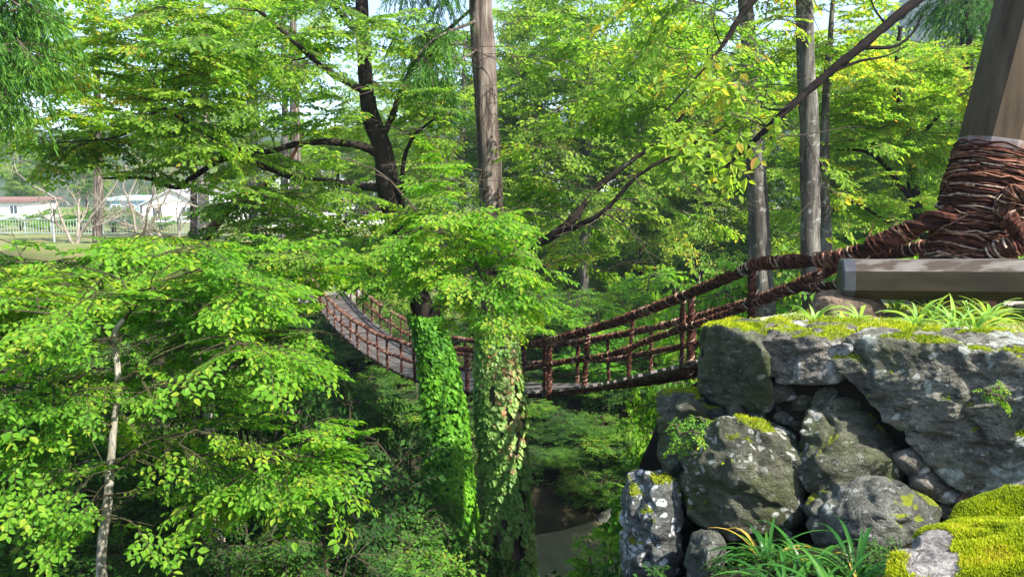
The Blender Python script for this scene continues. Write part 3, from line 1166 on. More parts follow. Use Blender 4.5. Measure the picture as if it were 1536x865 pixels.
def build_bridge():
    a = near_at(1.0, .8)
    root = empty('vine_bridge', [a[0], a[1], deck_z(1.0)], 'long sagging footbridge of brown vine ropes with a plank deck over the gorge', 'suspension bridge')
    # deck planks
    mb = MB()
    s = .5
    r = np.random.default_rng(3)
    wv = 1.6
    while s < S_END:
        z0, z1 = deck_z(s - .05), deck_z(s + .05)
        sl = (z1 - z0) / .1
        t3 = unit([D2[0], D2[1], sl])
        n3 = np.array([N2[0], N2[1], 0])
        u3 = np.cross(n3, t3)
        c = near_at(s, .8 + r.normal(0, .02))
        boxm(mb, [c[0], c[1], deck_z(s) - .02 + r.normal(0, .004)], [wv + r.uniform(-.02, .10), .125, .045], 0, r.random(), basis=[n3, t3, u3])
        s += .175
    mb.build('deck', M['plank'], root)
    ss = np.linspace(.3, S_END, 240)
    zz = deck_z(ss)

    def path(off, dz, s0=.3, s1=S_END, n=420, wob=.02, sd=0):
        q = np.linspace(s0, s1, n)
        xy = RS[None] + D2[None] * q[:, None] + N2[None] * off
        z = deck_z(q) + dz + wob * vnoise(np.column_stack([q * .8, q * 0 + sd, q * 0]))
        return np.column_stack([xy, z])
    for off in (.04, .55, 1.05, 1.56):
        mb = MB()
        rope(mb, path(off, -.09, sd=off * 9), .035, 3, .4, .6, 0, 5)
        mb.build('deck_cable', M['rope'], root)
    # hand cables: near one climbs to the pillar; far one to the second pillar out of view
    for off, nm in ((-.02, 0), (1.62, 1)):
        q = path(off, .88, 1.3, S_END, 520, .03, 3 + nm)
        if nm == 0:
            head = smooth_path([P(1432, 316, 6.62), P(1400, 330, 6.72), P(1330, 360, 6.95), P(1262, 386, 7.3), q[14]], 60)
        else:
            e0 = near_at(0, 1.62)
            head = smooth_path([[e0[0], e0[1], E - .12], q[14] * .5 + np.array([e0[0], e0[1], E - .12]) * .5 + np.array([0, 0, -.05]), q[14]], 40)
        q = np.vstack([head[:-1], q[14:]])
        d = np.linalg.norm(q - q[0], axis=1)
        R = np.interp(d, [0, .9, 3, 8], [.085, .072, .06, .052])
        mb = MB()
        rope(mb, q, R, 7, .6, .38, 620, 10 + nm, loose=.3)
        mb.build('hand_cable', M['rope'], root)
        for k, (h, s0) in enumerate(((.44, .9), )):
            q = path(off, h, s0, S_END, 460, .04, 5 + nm)
            b = np.array([*near_at(-.15, off + .1), E - .62])
            head = smooth_path([b, (b + q[10]) / 2, q[10]], 24)
            q = np.vstack([head[:-1], q[10:]])
            mb = MB()
            rope(mb, q, .042, 5, .5, .45, 480, 20 + nm, loose=.3)
            mb.build('mid_cable', M['rope'], root)
        # thin safety wire
        mb = MB()
        tube(mb, path(off, .2, 2.2), .008, 4, 0, .1)
        mb.build('guide_wire', M['rope'], root)
    # posts of bundled vine
    for off, ph in ((0, 0), (1.6, .45)):
        s = 2.15 + ph
        k = 0
        while s < S_END:
            c = near_at(s, off + r.normal(0, .02))
            z = deck_z(s)
            mb = MB()
            lean = r.normal(0, .03, 2)
            pth = np.column_stack([np.linspace(c[0], c[0] + lean[0], 9), np.linspace(c[1], c[1] + lean[1], 9), np.linspace(z - .14, z + .92, 9)])
            rope(mb, pth, .036 * r.uniform(.75, 1.2), 4, .5, .6, 26, 100 + k + int(off * 50))
            if k in (1, 4) and off == 0:
                rope(mb, pth + np.array([D2[0], D2[1], 0]) * -.17, .042, 4, .5, .6, 26, 300 + k)
            mb.build('rail_post', M['rope'], root)
            s += 1.25
            k += 1
    # lashed crossing vines between the rails close to the near end (part of the net)
    return root


def build_pylon():
    b = P(1450, 392, 6.75)
    t = P(1556, 0, 6.75)
    ax = unit(t - b)
    base = b - ax * .55
    root = empty('bridge_pylon', base, 'leaning brown boarded pillar with its foot bound in reddish vine rope', 'bridge pillar')
    xr = unit(np.cross(ax, [0, -1, 0]))
    xr = xr if xr[0] > 0 else -xr
    yr = np.cross(ax, xr)
    yr = yr if yr[1] > 0 else -yr
    Rr = .315
    # boarded shaft: one board per facet, thin shadow gap between
    h_col = np.linalg.norm(P(1488, 214, 6.75) - base)
    mb = MB()
    k = 10
    for i in range(k):
        a0 = 2 * PI * (i + .006) / k + .21
        a1 = 2 * PI * (i + .994) / k + .21
        Q = []
        for hh, rr in ((h_col, Rr), (5.2, Rr * 1.02)):
            for a in (a0, a1):
                for q in (1.0, .9):
                    Q.append(base + ax * hh + (xr * math.cos(a) + yr * math.sin(a)) * rr * q)
        F = [[0, 2, 6, 4], [0, 4, 5, 1], [2, 3, 7, 6], [0, 1, 3, 2]]
        mb.add(Q, F, 0, .5)
    mb.build('boarding', M['board'], root)
    mb = MB()
    tube(mb, np.array([base + ax * q for q in np.linspace(0, 5.2, 8)]), Rr * .90, 20, 0, .5)
    mb.build('core', M['seam'], root)
    mb = MB()
    Q, F = [], []
    for hh, rr in ((h_col - .12, Rr * 1.0), (h_col + .004, Rr * 1.015)):
        for i in range(k):
            a = 2 * PI * i / k + .21
            Q.append(base + ax * hh + (xr * math.cos(a) + yr * math.sin(a)) * rr * 1.01)
    F = [[i, (i + 1) % k, k + (i + 1) % k, k + i] for i in range(k)]
    mb.add(Q, F, 0, .5)
    mb.add(Q[k:], [list(range(k))], 0, .5)
    mb.build('metal_collar', M['collar'], root)
    # vine wrapping
    r = np.random.default_rng(8)
    mb = MB()
    top = h_col - .075
    rows = 84
    for i in range(rows):
        h = .30 + (top - .30) * i / (rows - 1)
        for rep in range(2):
            hh = h + r.normal(0, .010)
            flare = .328 + .03 * np.clip((.9 - hh) / .5, 0, 1) ** 1.5
            n = 46
            a = np.linspace(0, 2 * PI, n) + r.uniform(0, 6)
            rr = flare + r.uniform(-.012, .016) + .010 * vnoise(np.column_stack([np.cos(a) * 3 + i * 3.3, np.sin(a) * 3, a * 0 + rep * 9]))
            dz = .026 * vnoise(np.column_stack([np.cos(a) * 2.2, np.sin(a) * 2.2 + i * 1.7, a * 0 + rep * 5])) + r.normal(0, .012) * np.sin(a + r.uniform(0, 6))
            ptsr = base[None] + ax[None] * (hh + dz)[:, None] + xr[None] * (np.cos(a) * rr)[:, None] + yr[None] * (np.sin(a) * rr)[:, None]
            tube(mb, ptsr, r.uniform(.0055, .0105), 5, 0, np.clip(r.normal(.47, .33), 0, 1), cap=False)
    for i in range(90):                     # loose diagonal ends
        a0 = r.uniform(0, 2 * PI)
        n = 14
        a = a0 + np.linspace(0, r.uniform(.7, 1.6), n)
        h0 = r.uniform(.3, top - .2)
        hh = h0 + np.linspace(0, r.normal(0, .10), n) + .02 * vnoise(np.column_stack([a * 5, a * 0 + i, a * 0]))
        rr = .342 + .03 * np.clip((.9 - hh) / .5, 0, 1) ** 1.5 + .012 * r.random()
        ptsr = base[None] + ax[None] * hh[:, None] + xr[None] * (np.cos(a) * rr)[:, None] + yr[None] * (np.sin(a) * rr)[:, None]
        tube(mb, ptsr, r.uniform(.005, .010), 5, 0, r.uniform(.4, 1), cap=True)
    mb.build('vine_wrapping', M['rope'], root, smooth=True)
    mb = MB()
    pc = [base + ax * q for q in np.linspace(.1, top, 12)]
    tube(mb, np.array(pc), [.318 + .025 * max(0, (.9 - q) / .5) ** 1.5 if q < .9 else .318 for q in np.linspace(.1, top, 12)], 24, 0, .05)
    mb.build('wrapped_core', M['rope'], root)
    # heavy lashed cables that leave the right-hand side of the foot
    for k, (pts, R) in enumerate((([P(1500, 345, 6.55), P(1508, 300, 6.34), P(1530, 288, 6.25), P(1556, 300, 6.3), P(1570, 350, 6.4)], .06),
                                  ([P(1490, 330, 6.5), P(1510, 318, 6.32), P(1525, 345, 6.25), P(1560, 372, 6.25), P(1640, 380, 6.4)], .05),
                                  ([P(1470, 384, 6.5), P(1508, 372, 6.32), P(1545, 368, 6.25), P(1600, 374, 6.25), P(1680, 384, 6.4)], .07))):
        mb = MB()
        rope(mb, smooth_path(pts, 70), R, 5, .4, .5, 46, 60 + k, loose=.2)
        mb.build('lashed_cable', M['rope'], root, smooth=True)
    return root


def build_beam():
    # octagonal painted beam lying across the pillar foot
    yc, zc = 6.12, P(768, 418, 6.12)[2]
    h, d, ch = .155, .16, .08
    oct8 = np.array([(-d, -h + ch), (-d, h - ch), (-d + ch, h), (d - ch, h), (d, h - ch), (d, -h + ch), (d - ch, -h), (-d + ch, -h)])
    o0 = np.array([P(1262, 410, yc)[0], yc, zc])
    ax = unit([1, -.27, .022])
    sy = unit([.27, 1, 0])
    uz = np.cross(ax, sy)
    root = empty('painted_beam', [o0[0], yc, zc - h], 'long dark olive beam with chamfered edges lying in front of the pillar', 'beam')

    def ring(t, sc=1.0):
        return o0 + ax * t + sy * (oct8[:, :1] * sc) + uz * (oct8[:, 1:] * sc)
    k = 8
    mb = MB()
    ts = np.linspace(.02, 4.2, 40)
    P0, P1 = ring(.02), ring(4.2)
    for i in range(k):
        j = (i + 1) % k
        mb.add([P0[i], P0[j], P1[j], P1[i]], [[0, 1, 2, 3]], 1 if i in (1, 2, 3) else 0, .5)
    mb.add(P0, [list(range(k))[::-1]], 0, .5)
    mb.add(P1, [list(range(k))], 0, .5)
    mb.build('timber', [M['beam'], M['beam_top']], root)
    mb = MB()
    V = np.vstack([ring(-.012, .93), ring(.004, 1.025), ring(.085, 1.025)])
    i = np.arange(k)
    j = (i + 1) % k
    mb.add(V, np.vstack([np.stack([i, j, j + k, i + k], -1), np.stack([i + k, j + k, j + 2 * k, i + 2 * k], -1)]), 0, .5)
    mb.add(V[:k], [list(range(k))[::-1]], 0, .5)
    mb.build('metal_end_cap', M['cap_metal'], root)
    return root


build_terrain()
build_hills()
build_bridge()
build_pylon()
build_beam()

# ------------------------------------------------------------------ the mossy bed behind the stone wall
BED = [(1.32, 5.2), (1.9, 4.65), (2.5, 4.2), (3.4, 4.0), (6, 3.9), (9, 4), (9, 7.8), (5.6, 7.8), (4.2, 7.6), (3.0, 6.75), (2.3, 6.1), (1.6, 5.6)]


def build_bed():
    zt = E - .92
    poly = np.array(BED)
    # grid clipped to polygon: build from triangle fan subdivided
    from mathutils.geometry import delaunay_2d_cdt
    pts = [Vector(p) for p in BED]
    for x in np.arange(1.4, 9, .09):
        for y in np.arange(3.95, 9.8, .09):
            ins = False
            j = len(BED) - 1
            for i in range(len(BED)):
                xi, yi = BED[i]; xj, yj = BED[j]
                if (yi > y) != (yj > y) and x < (xj - xi) * (y - yi) / (yj - yi) + xi:
                    ins = not ins
                j = i
            if ins and x < 7:
                pts.append(Vector((x + random.uniform(-.02, .02), y + random.uniform(-.02, .02))))
    nb = len(BED)
    out = delaunay_2d_cdt(pts, [], [list(range(nb))], 1, 1e-4)
    V2 = np.array([[v.x, v.y] for v in out[0]])
    F = [list(f) for f in out[2]]
    z = zt + .04 * fbm(np.column_stack([V2 * 2.2, np.zeros(len(V2))]), 4, 2) + .012 * fbm(np.column_stack([V2 * 14, np.zeros(len(V2))]), 3, 4)
    V = np.column_stack([V2, z])
    mb = MB()
    mb.add(V, [f for f in F if len(f) == 3], 0, .5)
    # earth sides
    k = len(BED)
    top = np.column_stack([poly, np.full(k, zt - .03)])
    bot = np.column_stack([poly, np.full(k, E - 4.5)])
    i = np.arange(k)
    mb.add(np.vstack([top, bot]), np.stack([i, i + k, (i + 1) % k + k, (i + 1) % k], -1), 1, .5)
    o = mb.build('planting_bed', [M['bed'], M['soil']], smooth=True)
    o['kind'] = 'structure'
    # thin moss and tiny plants growing over it
    n = 30000
    x = RNG.uniform(1.4, 4.9, n)
    y = RNG.uniform(4.1, 6.6, n)
    msk = fbm(np.column_stack([x * 2.2, y * 2.2, x * 0]), 4, 50) > -.12 + .3 * RNG.normal(0, .5, n)
    from mathutils.geometry import intersect_point_line
    inside = np.zeros(n, bool)
    jx = len(BED) - 1
    for ix in range(len(BED)):
        xi, yi = BED[ix]; xj, yj = BED[jx]
        c = ((yi > y) != (yj > y)) & (x < (xj - xi) * (y - yi) / (yj - yi + 1e-12) + xi)
        inside ^= c
        jx = ix
    m = msk & inside
    x, y = x[m], y[m]
    z = zt + .04 * fbm(np.column_stack([x * 2.2, y * 2.2, x * 0]), 4, 2)
    mb = MB()
    moss_blades(mb, np.column_stack([x, y, z]), np.tile([0, 0, 1.], (len(x), 1)), .028)
    o = mb.build('moss_carpet', M['moss'])
    tag(o, 'thin yellow green moss spread over the gritty bed behind the stone wall', 'moss', kind='stuff')
    return zt


ZT = build_bed()


def top_at(px, py):
    """point of the bed surface seen at this pixel"""
    b = (H0 / 2 - py) / FPX
    Y = (ZT - E) / ((-sp + b * cp) / (cp + b * sp))
    return P(px, py, Y)


# ------------------------------------------------------------------ boulders of the wall
rock('boulder', 'square dark green boulder at the left end of the wall top beside the bridge',
     [(1046, 500, 5.25), (1048, 585, 5.2), (1080, 603, 5.05), (1148, 624, 4.85), (1158, 600, 4.75), (1140, 520, 4.72), (1112, 502, 4.85), (1075, 492, 5.0)],
     [(1062, 486, 5.7), (1150, 484, 5.6), (1165, 560, 5.6), (1070, 580, 5.8)], 'rock_green', moss=(-.05, .62), seed=1, disp=.8, p=16, blades=5000)
rock('boulder', 'pale cracked stone in the wall top between the square boulder and the big slab',
     [(1138, 515, 4.78), (1165, 570, 4.66), (1215, 572, 4.55), (1268, 566, 4.45), (1275, 520, 4.42), (1225, 503, 4.55), (1180, 500, 4.7)],
     [(1160, 482, 5.4), (1290, 480, 5.3), (1280, 540, 5.2), (1170, 545, 5.3)], 'rock_grey', moss=(.02, .68), seed=2, p=14, blades=3000)
rock('boulder', 'biggest slab of the wall with a long slanting underside at the right',
     [(1254, 545, 4.45), (1300, 592, 4.3), (1395, 690, 4.1), (1470, 742, 3.95), (1560, 730, 3.75), (1640, 700, 3.6), (1640, 560, 3.65), (1536, 552, 3.85), (1400, 520, 4.15), (1300, 508, 4.4), (1262, 515, 4.5)],
     [(1290, 487, 5.0), (1440, 497, 4.75), (1640, 505, 4.5), (1640, 650, 4.6), (1480, 640, 4.7)], 'rock_slab', moss=(-.06, .66), seed=3, disp=1.0, p=15, sub=7, blades=9000)
rock('boulder', 'rounded mossy boulder with pale lichen spots in the middle of the wall',
     [(1030, 700, 4.75), (1040, 660, 4.7), (1085, 632, 4.62), (1140, 632, 4.5), (1190, 665, 4.45), (1205, 740, 4.3), (1180, 800, 4.3), (1090, 815, 4.4), (1035, 780, 4.6), (1120, 720, 4.28)],
     [(1050, 650, 5.2), (1190, 650, 5.1), (1180, 780, 5.1), (1060, 770, 5.2)], 'rock_mossy', moss=(.1, .45), seed=4, p=9, blades=1500)
rock('boulder', 'pointed dark boulder wedged under the big slab with a pale ridge',
     [(1190, 690, 4.4), (1230, 575, 4.62), (1255, 572, 4.6), (1320, 640, 4.4), (1352, 690, 4.25), (1340, 740, 4.2), (1250, 745, 4.2), (1200, 725, 4.3), (1260, 680, 4.18)],
     [(1230, 590, 5.0), (1330, 640, 5.0), (1330, 730, 5.0), (1210, 720, 5.0)], 'rock_mossy', moss=(.2, .5), seed=5, p=12)
rock('boulder', 'low bluish grey boulder at the wall foot beside the bright mossy rock',
     [(1215, 760, 4.1), (1240, 728, 4.2), (1300, 715, 4.1), (1350, 725, 4.0), (1405, 765, 3.85), (1395, 800, 3.75), (1300, 840, 3.75), (1230, 820, 3.95), (1320, 770, 3.72)],
     [(1240, 740, 4.7), (1390, 740, 4.6), (1390, 830, 4.6), (1230, 830, 4.6)], 'rock_blue', moss=(.2, .5), seed=6, p=10)
rock('boulder', 'tall grey boulder covered in white lichen at the left foot of the wall',
     [(934, 800, 4.9), (940, 730, 4.9), (962, 702, 4.85), (1000, 712, 4.75), (1020, 745, 4.7), (1018, 820, 4.6), (1000, 890, 4.6), (936, 890, 4.8), (975, 780, 4.58)],
     [(950, 712, 5.3), (1015, 730, 5.2), (1010, 880, 5.2), (945, 880, 5.3)], 'rock_lichen', moss=(.15, .4), seed=7, p=10, blades=800)
rock('boulder', 'small rounded grey stone at the wall foot left of the strap leaved plants',
     [(1030, 840, 4.3), (1045, 805, 4.3), (1065, 798, 4.25), (1085, 815, 4.2), (1090, 870, 4.1), (1060, 900, 4.1), (1030, 890, 4.2), (1060, 840, 4.08)],
     [(1040, 810, 4.6), (1085, 820, 4.6), (1085, 890, 4.6), (1035, 890, 4.6)], 'rock_blue', seed=8, p=9)
rock('boulder', 'upright stone with a green moss cap behind the lichen boulder',
     [(985, 640, 5.3), (990, 600, 5.35), (1040, 590, 5.2), (1100, 600, 5.1), (1110, 640, 5.0), (1060, 690, 4.95), (1020, 740, 4.95), (1000, 720, 5.1), (990, 690, 5.2)],
     [(1000, 592, 5.8), (1100, 592, 5.7), (1100, 720, 5.6), (1000, 720, 5.7)], 'rock_green', moss=(-.2, .6), seed=9, p=12, blades=1800)
for k, (pp, q, lb, mt) in enumerate([
        ((1372, 692), 32, 'flat brown grey stone below the slanting edge of the big slab', 'rock_grey'),
        ((1405, 725), 38, 'cracked dark stone tucked low under the big slab', 'rock_grey'),
        ((1455, 752), 24, 'small tan stone touching the bright mossy rock', 'rock_brown'),
        ((1345, 690), 20, 'small round grey stone under the slab beside the pointed boulder', 'rock_blue'),
        ((1325, 715), 22, 'bluish stone resting on the low boulder', 'rock_blue'),
        ((1172, 590), 26, 'dark upright stone in the hollow below the cracked stone', 'rock_grey'),
        ((1166, 614), 9, 'tiny orange pebble in the hollow below the cracked stone', 'rock_brown'),
        ((1178, 625), 17, 'small grey stone under the orange pebble', 'rock_grey'),
        ((1040, 610), 26, 'dark wedge stone under the left corner of the square boulder', 'rock_green'),
        ((1105, 622), 24, 'flat stone pinched between the square and the rounded boulder', 'rock_green'),
        ((1200, 640), 22, 'dark chink stone above the right shoulder of the rounded boulder', 'rock_mossy'),
        ((1215, 605), 26, 'dark stone deep in the hollow left of the pointed boulder', 'rock_green'),
        ((1290, 600), 24, 'dark stone pressed between the pointed boulder and the slab', 'rock_green'),
        ((1208, 752), 26, 'mossy chink stone between the rounded and the low boulder', 'rock_mossy'),
        ((1195, 800), 26, 'dark stone at the foot of the rounded boulder', 'rock_mossy'),
        ((1025, 770), 24, 'grey chink stone between the lichen boulder and the rounded one', 'rock_lichen'),
        ((1012, 700), 22, 'small dark stone above the lichen boulder', 'rock_green'),
        ((1150, 640), 18, 'small dark stone on top of the rounded boulder', 'rock_mossy'),
        ((1425, 765), 22, 'grey stone low in the gap behind the bright mossy rock', 'rock_blue'),
        ((1305, 613), 14, 'thin pale stone wedged against the slab underside', 'rock_slab')]):
    Y = 5.12 - (pp[0] - 1010) * .0019 if pp[0] < 1310 else 4.3 - (pp[0] - 1320) * .002
    c = P(pp[0], pp[1], Y)
    rr = q / FPX * Y
    g = np.random.default_rng(k + 50)
    pts = [c + unit(g.normal(0, 1, 3)) * rr * np.array([1.05, .9, .8]) for _ in range(16)]
    rock_pts('stone', lb, pts, mt, 'stone', 4, None, .5, None, k + 20, 12)
# earth packed between the stones
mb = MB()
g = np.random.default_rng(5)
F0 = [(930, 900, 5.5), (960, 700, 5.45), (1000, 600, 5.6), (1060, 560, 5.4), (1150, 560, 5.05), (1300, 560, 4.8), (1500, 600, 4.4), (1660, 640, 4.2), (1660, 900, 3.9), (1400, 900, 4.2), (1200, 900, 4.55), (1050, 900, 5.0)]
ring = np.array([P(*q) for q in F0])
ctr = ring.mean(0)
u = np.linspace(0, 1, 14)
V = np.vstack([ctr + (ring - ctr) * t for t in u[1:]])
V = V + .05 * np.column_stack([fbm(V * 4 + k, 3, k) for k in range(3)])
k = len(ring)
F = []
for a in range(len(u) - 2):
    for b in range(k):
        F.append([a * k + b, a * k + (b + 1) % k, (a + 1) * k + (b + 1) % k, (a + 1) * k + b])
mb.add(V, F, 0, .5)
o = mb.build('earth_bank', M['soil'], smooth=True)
o['kind'] = 'structure'

# stones lying on the bed
c = top_at(1262, 472)
pts = [c + np.array(q) for q in ([-.20, 0, 0], [-.16, .1, .15], [-.02, .02, .185], [.18, .05, .17], [.34, .12, .10], [.36, .0, .0], [.1, -.12, 0], [-.1, -.1, .02], [-.12, -.08, .12], [.1, .25, .1], [.1, .25, 0], [.2, -.08, .12], [-.2, 0, -.1], [.36, 0, -.1])]
rock_pts('stone', 'flat brown stone on the bed under the end of the beam', pts, 'rock_brown', 'stone', 5, None, .4, None, 31, 14)
c = top_at(1548, 470)
pts = [c + unit(g.normal(0, 1, 3)) * .13 for _ in range(14)]
rock_pts('stone', 'dark stone at the right edge of the bed below the beam', pts, 'rock_green', 'stone', 4, None, .5, None, 32, 12)

# near mossy rocks on the camera's side
rock('boulder', 'near rock thickly covered in bright yellow green moss at the lower right',
     [(1330, 880, 2.15), (1345, 835, 2.2), (1395, 800, 2.3), (1450, 790, 2.3), (1536, 800, 2.2), (1650, 800, 2.1), (1650, 1000, 1.8), (1400, 1000, 1.85), (1330, 960, 2.0)],
     [(1400, 792, 2.5), (1650, 770, 2.5), (1650, 990, 2.5), (1380, 960, 2.5)], 'rock_top', moss=(-.02, .2), seed=41, p=10, sub=7, disp=.55, blades=60000, blade_len=.0125)
rock('boulder', 'mossy rock behind the nearest one with moss rising to the right edge',
     [(1425, 785, 2.55), (1440, 765, 2.6), (1480, 748, 2.65), (1536, 725, 2.65), (1650, 700, 2.6), (1650, 900, 2.3), (1500, 850, 2.35), (1440, 830, 2.45)],
     [(1470, 745, 2.9), (1560, 716, 2.95), (1650, 690, 2.95), (1650, 850, 2.9), (1450, 830, 2.9)], 'rock_top', moss=(-.16, .2), seed=42, p=10, sub=7, disp=.5, blades=45000, blade_len=.014)
# fallen leaves on the moss
for (px, py, Y, a, col, lb) in ((1528, 797, 2.32, .3, 'leaf_cedar_dead', 'pale fallen leaf lying on the moss at the right edge'),):
    mb = MB()
    LV, LF = leaf_shape('oval')
    o_ = P(px, py, Y) + np.array([0, 0, .03])
    f, s, u = frames(np.array([[1., .2, .05]]), np.array([[0, -.3, 1.]]))
    place(mb, LV, LF, o_[None], f, s, u, [.07], np.array([.95]))
    tag(mb.build('fallen_leaf', M['leaf_lily']), lb, 'leaf')

# ------------------------------------------------------------------ plants on and below the wall
for k, (px, py, n, lb) in enumerate([
        (1222, 485, 11, 'leftmost tuft of light green strap leaves on the bed, beside the brown stone'),
        (1268, 492, 9, 'light green strap leaved tuft in front of the brown stone'),
        (1290, 482, 9, 'light green strap leaved tuft just right of the brown stone'),
        (1345, 470, 12, 'tall leaved light green tuft below the middle of the beam'),
        (1376, 492, 12, 'light green tuft with yellowed leaves at the front of the bed'),
        (1402, 478, 12, 'light green tuft behind the yellowed one'),
        (1432, 495, 13, 'broad light green tuft at the centre of the right clump'),
        (1462, 500, 14, 'light green tuft with one long leaf flopping over the bare grit'),
        (1485, 486, 12, 'light green tuft at the right end of the clump'),
        (1455, 470, 12, 'light green tuft with an upright blade close to the beam')]):
    c = top_at(px, py)
    strap_plant('lily_tuft', lb, c, int(n * 1.5), .34 if k > 2 else .26, .024, 'leaf_lily', .85, 1.0, 'light green tufts on the mossy bed', 'plant', 200 + k)
for k, (px, py, Y, n, L, lb) in enumerate([
        (1150, 854, 3.75, 44, .40, 'left clump of dark green strap leaves at the foot of the wall'),
        (1215, 869, 3.5, 40, .40, 'middle clump of dark green strap leaves with a yellow leaf'),
        (1285, 874, 3.3, 38, .40, 'right clump of dark green strap leaves beside the mossy rock'),
        (1180, 905, 3.2, 30, .40, 'dark strap leaved clump lowest in the middle of the row'),
        (1255, 915, 3.05, 30, .40, 'dark strap leaved clump lowest at the right of the row'),
        (1105, 890, 3.8, 22, .36, 'lowest clump of dark strap leaves by the small rounded stone')]):
    strap_plant('strap_leaf_clump', lb, P(px, py, Y), n, L, .02, 'leaf_strap', 1.15, 2.0, 'dark strap leaved clumps at the wall foot', 'plant', 300 + k)


def leafy_weed(name, label, base, targets, leaf, scale, tpl='coarse', group=None):
    root = empty(name, base, label, 'plant', group)
    mb = MB()
    fol = Foliage()
    stem = smooth_path([base, base + np.array([0, 0, .06])], 4)
    grow(stem, np.full(4, .006), targets, mb, fol, spray=scale, pad=scale * .8, nside=2, bmat=1, tone=(.3, .9), droop=.5, thick=.3)
    fol.emit(mb, tpl)
    mb.build('leaves', [M[leaf], M['bark_twig']], root)
    return root


b0 = P(1040, 660, 4.9)
leafy_weed('rock_fern', 'bright leafy weed growing from the crevice left of the rounded mossy boulder', b0, [P(*q) for q in ((1015, 640, 4.75), (1030, 625, 4.8), (1050, 650, 4.65), (1020, 665, 4.7), (1060, 630, 4.75))], 'leaf_shrub', .10)
b0 = P(1492, 600, 3.88)
leafy_weed('rock_fern', 'small weed sprouting from the face of the big slab', b0, [P(*q) for q in ((1480, 590, 3.8), (1500, 580, 3.8), (1510, 605, 3.75))], 'leaf_shrub', .06)

# ------------------------------------------------------------------ hero trees
def gbase(px, Y, dz=-.3):
    x = P(px, 400, Y)[0]
    return np.array([x, Y, ground(x, Y)[0] + dz])


def tr(px, Y, r, up):
    """trunk from the ground at pixel column px, through photo points"""
    b = gbase(px, Y)
    pts = [b] + [P(q[0], q[1], q[2]) for q in up]
    return (pts, [r] + [q[3] for q in up])


A_trunk = tr(690, 12.2, .40, [(680, 800, 12.2, .27), (669, 640, 12.2, .22), (652, 520, 12.2, .19), (626, 440, 12.2, .18), (602, 360, 12.2, .16), (584, 290, 12.2, .19), (575, 225, 12.2, .155), (552, 160, 12.2, .125), (545, 60, 12.2, .105), (540, -100, 12.2, .08), (530, -330, 12.3, .06)])
A_limbs = [
    [(583, 283, 12.2, .10), (520, 276, 12.0, .075), (440, 265, 11.6, .06), (370, 243, 11.3, .055), (330, 240, 11.1, .05), (285, 265, 10.9, .045), (262, 280, 10.8, .04), (220, 268, 10.6, .03), (155, 268, 10.4, .018)],
    [(575, 235, 12.2, .10), (530, 215, 11.9, .075), (450, 214, 11.4, .06), (400, 228, 11.1, .05), (340, 220, 10.8, .045), (290, 190, 10.5, .035), (240, 168, 10.2, .03), (180, 205, 10.0, .018), (80, 215, 9.8, .01)],
    [(590, 305, 12.2, .07), (545, 318, 11.7, .045), (500, 345, 11.3, .038), (465, 384, 11.0, .03), (430, 382, 10.8, .02), (395, 345, 10.6, .012)],
    [(632, 490, 12.2, .15), (690, 432, 12.0, .11), (780, 385, 11.7, .09), (840, 340, 11.5, .09), (885, 290, 11.4, .07), (950, 240, 11.3, .045), (1010, 190, 11.2, .03), (1070, 110, 11.2, .016)],
    [(845, 345, 11.5, .06), (900, 320, 11.2, .045), (960, 262, 11.0, .035), (1040, 215, 10.8, .025), (1110, 180, 10.6, .012)],
    [(550, 140, 12.2, .08), (500, 112, 11.8, .06), (440, 60, 11.3, .045), (380, 10, 10.8, .03), (300, -60, 10.3, .02)],
    [(545, 60, 12.2, .07), (480, -20, 11.5, .05), (400, -120, 10.8, .03), (280, -200, 10.2, .015)],
    [(602, 330, 12.2, .06), (606, 250, 11.9, .045), (622, 205, 11.7, .035), (650, 180, 11.5, .02)],
    [(603, 400, 12.2, .08), (625, 345, 11.0, .06), (660, 330, 9.8, .045), (700, 345, 8.9, .035), (715, 400, 8.4, .022), (740, 460, 8.1, .012)],
    [(570, 215, 12.2, .07), (620, 100, 12.6, .05), (700, 20, 12.8, .035), (800, -60, 13, .02)],
]
A_sets = [
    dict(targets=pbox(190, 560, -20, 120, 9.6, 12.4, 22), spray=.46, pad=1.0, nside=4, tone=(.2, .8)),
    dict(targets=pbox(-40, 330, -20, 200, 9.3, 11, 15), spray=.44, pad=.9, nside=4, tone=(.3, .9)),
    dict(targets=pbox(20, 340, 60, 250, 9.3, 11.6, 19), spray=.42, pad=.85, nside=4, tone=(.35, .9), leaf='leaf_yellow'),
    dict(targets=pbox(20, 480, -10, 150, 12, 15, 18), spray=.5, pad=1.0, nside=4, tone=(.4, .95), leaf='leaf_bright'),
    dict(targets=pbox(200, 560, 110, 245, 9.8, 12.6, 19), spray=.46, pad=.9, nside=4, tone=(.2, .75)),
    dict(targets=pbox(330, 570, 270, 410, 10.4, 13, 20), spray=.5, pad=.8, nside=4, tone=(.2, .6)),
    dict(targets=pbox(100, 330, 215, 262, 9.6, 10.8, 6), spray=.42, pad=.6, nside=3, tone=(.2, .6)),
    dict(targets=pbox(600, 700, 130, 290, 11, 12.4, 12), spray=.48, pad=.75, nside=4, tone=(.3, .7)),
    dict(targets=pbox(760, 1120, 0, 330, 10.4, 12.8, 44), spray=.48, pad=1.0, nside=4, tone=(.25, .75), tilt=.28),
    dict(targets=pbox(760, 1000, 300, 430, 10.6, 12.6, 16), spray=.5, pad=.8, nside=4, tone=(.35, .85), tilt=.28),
    dict(targets=pbox(150, 900, -200, -20, 10.5, 13.5, 9), spray=.6, pad=1.2, nside=5, tone=(.2, .6)),
]
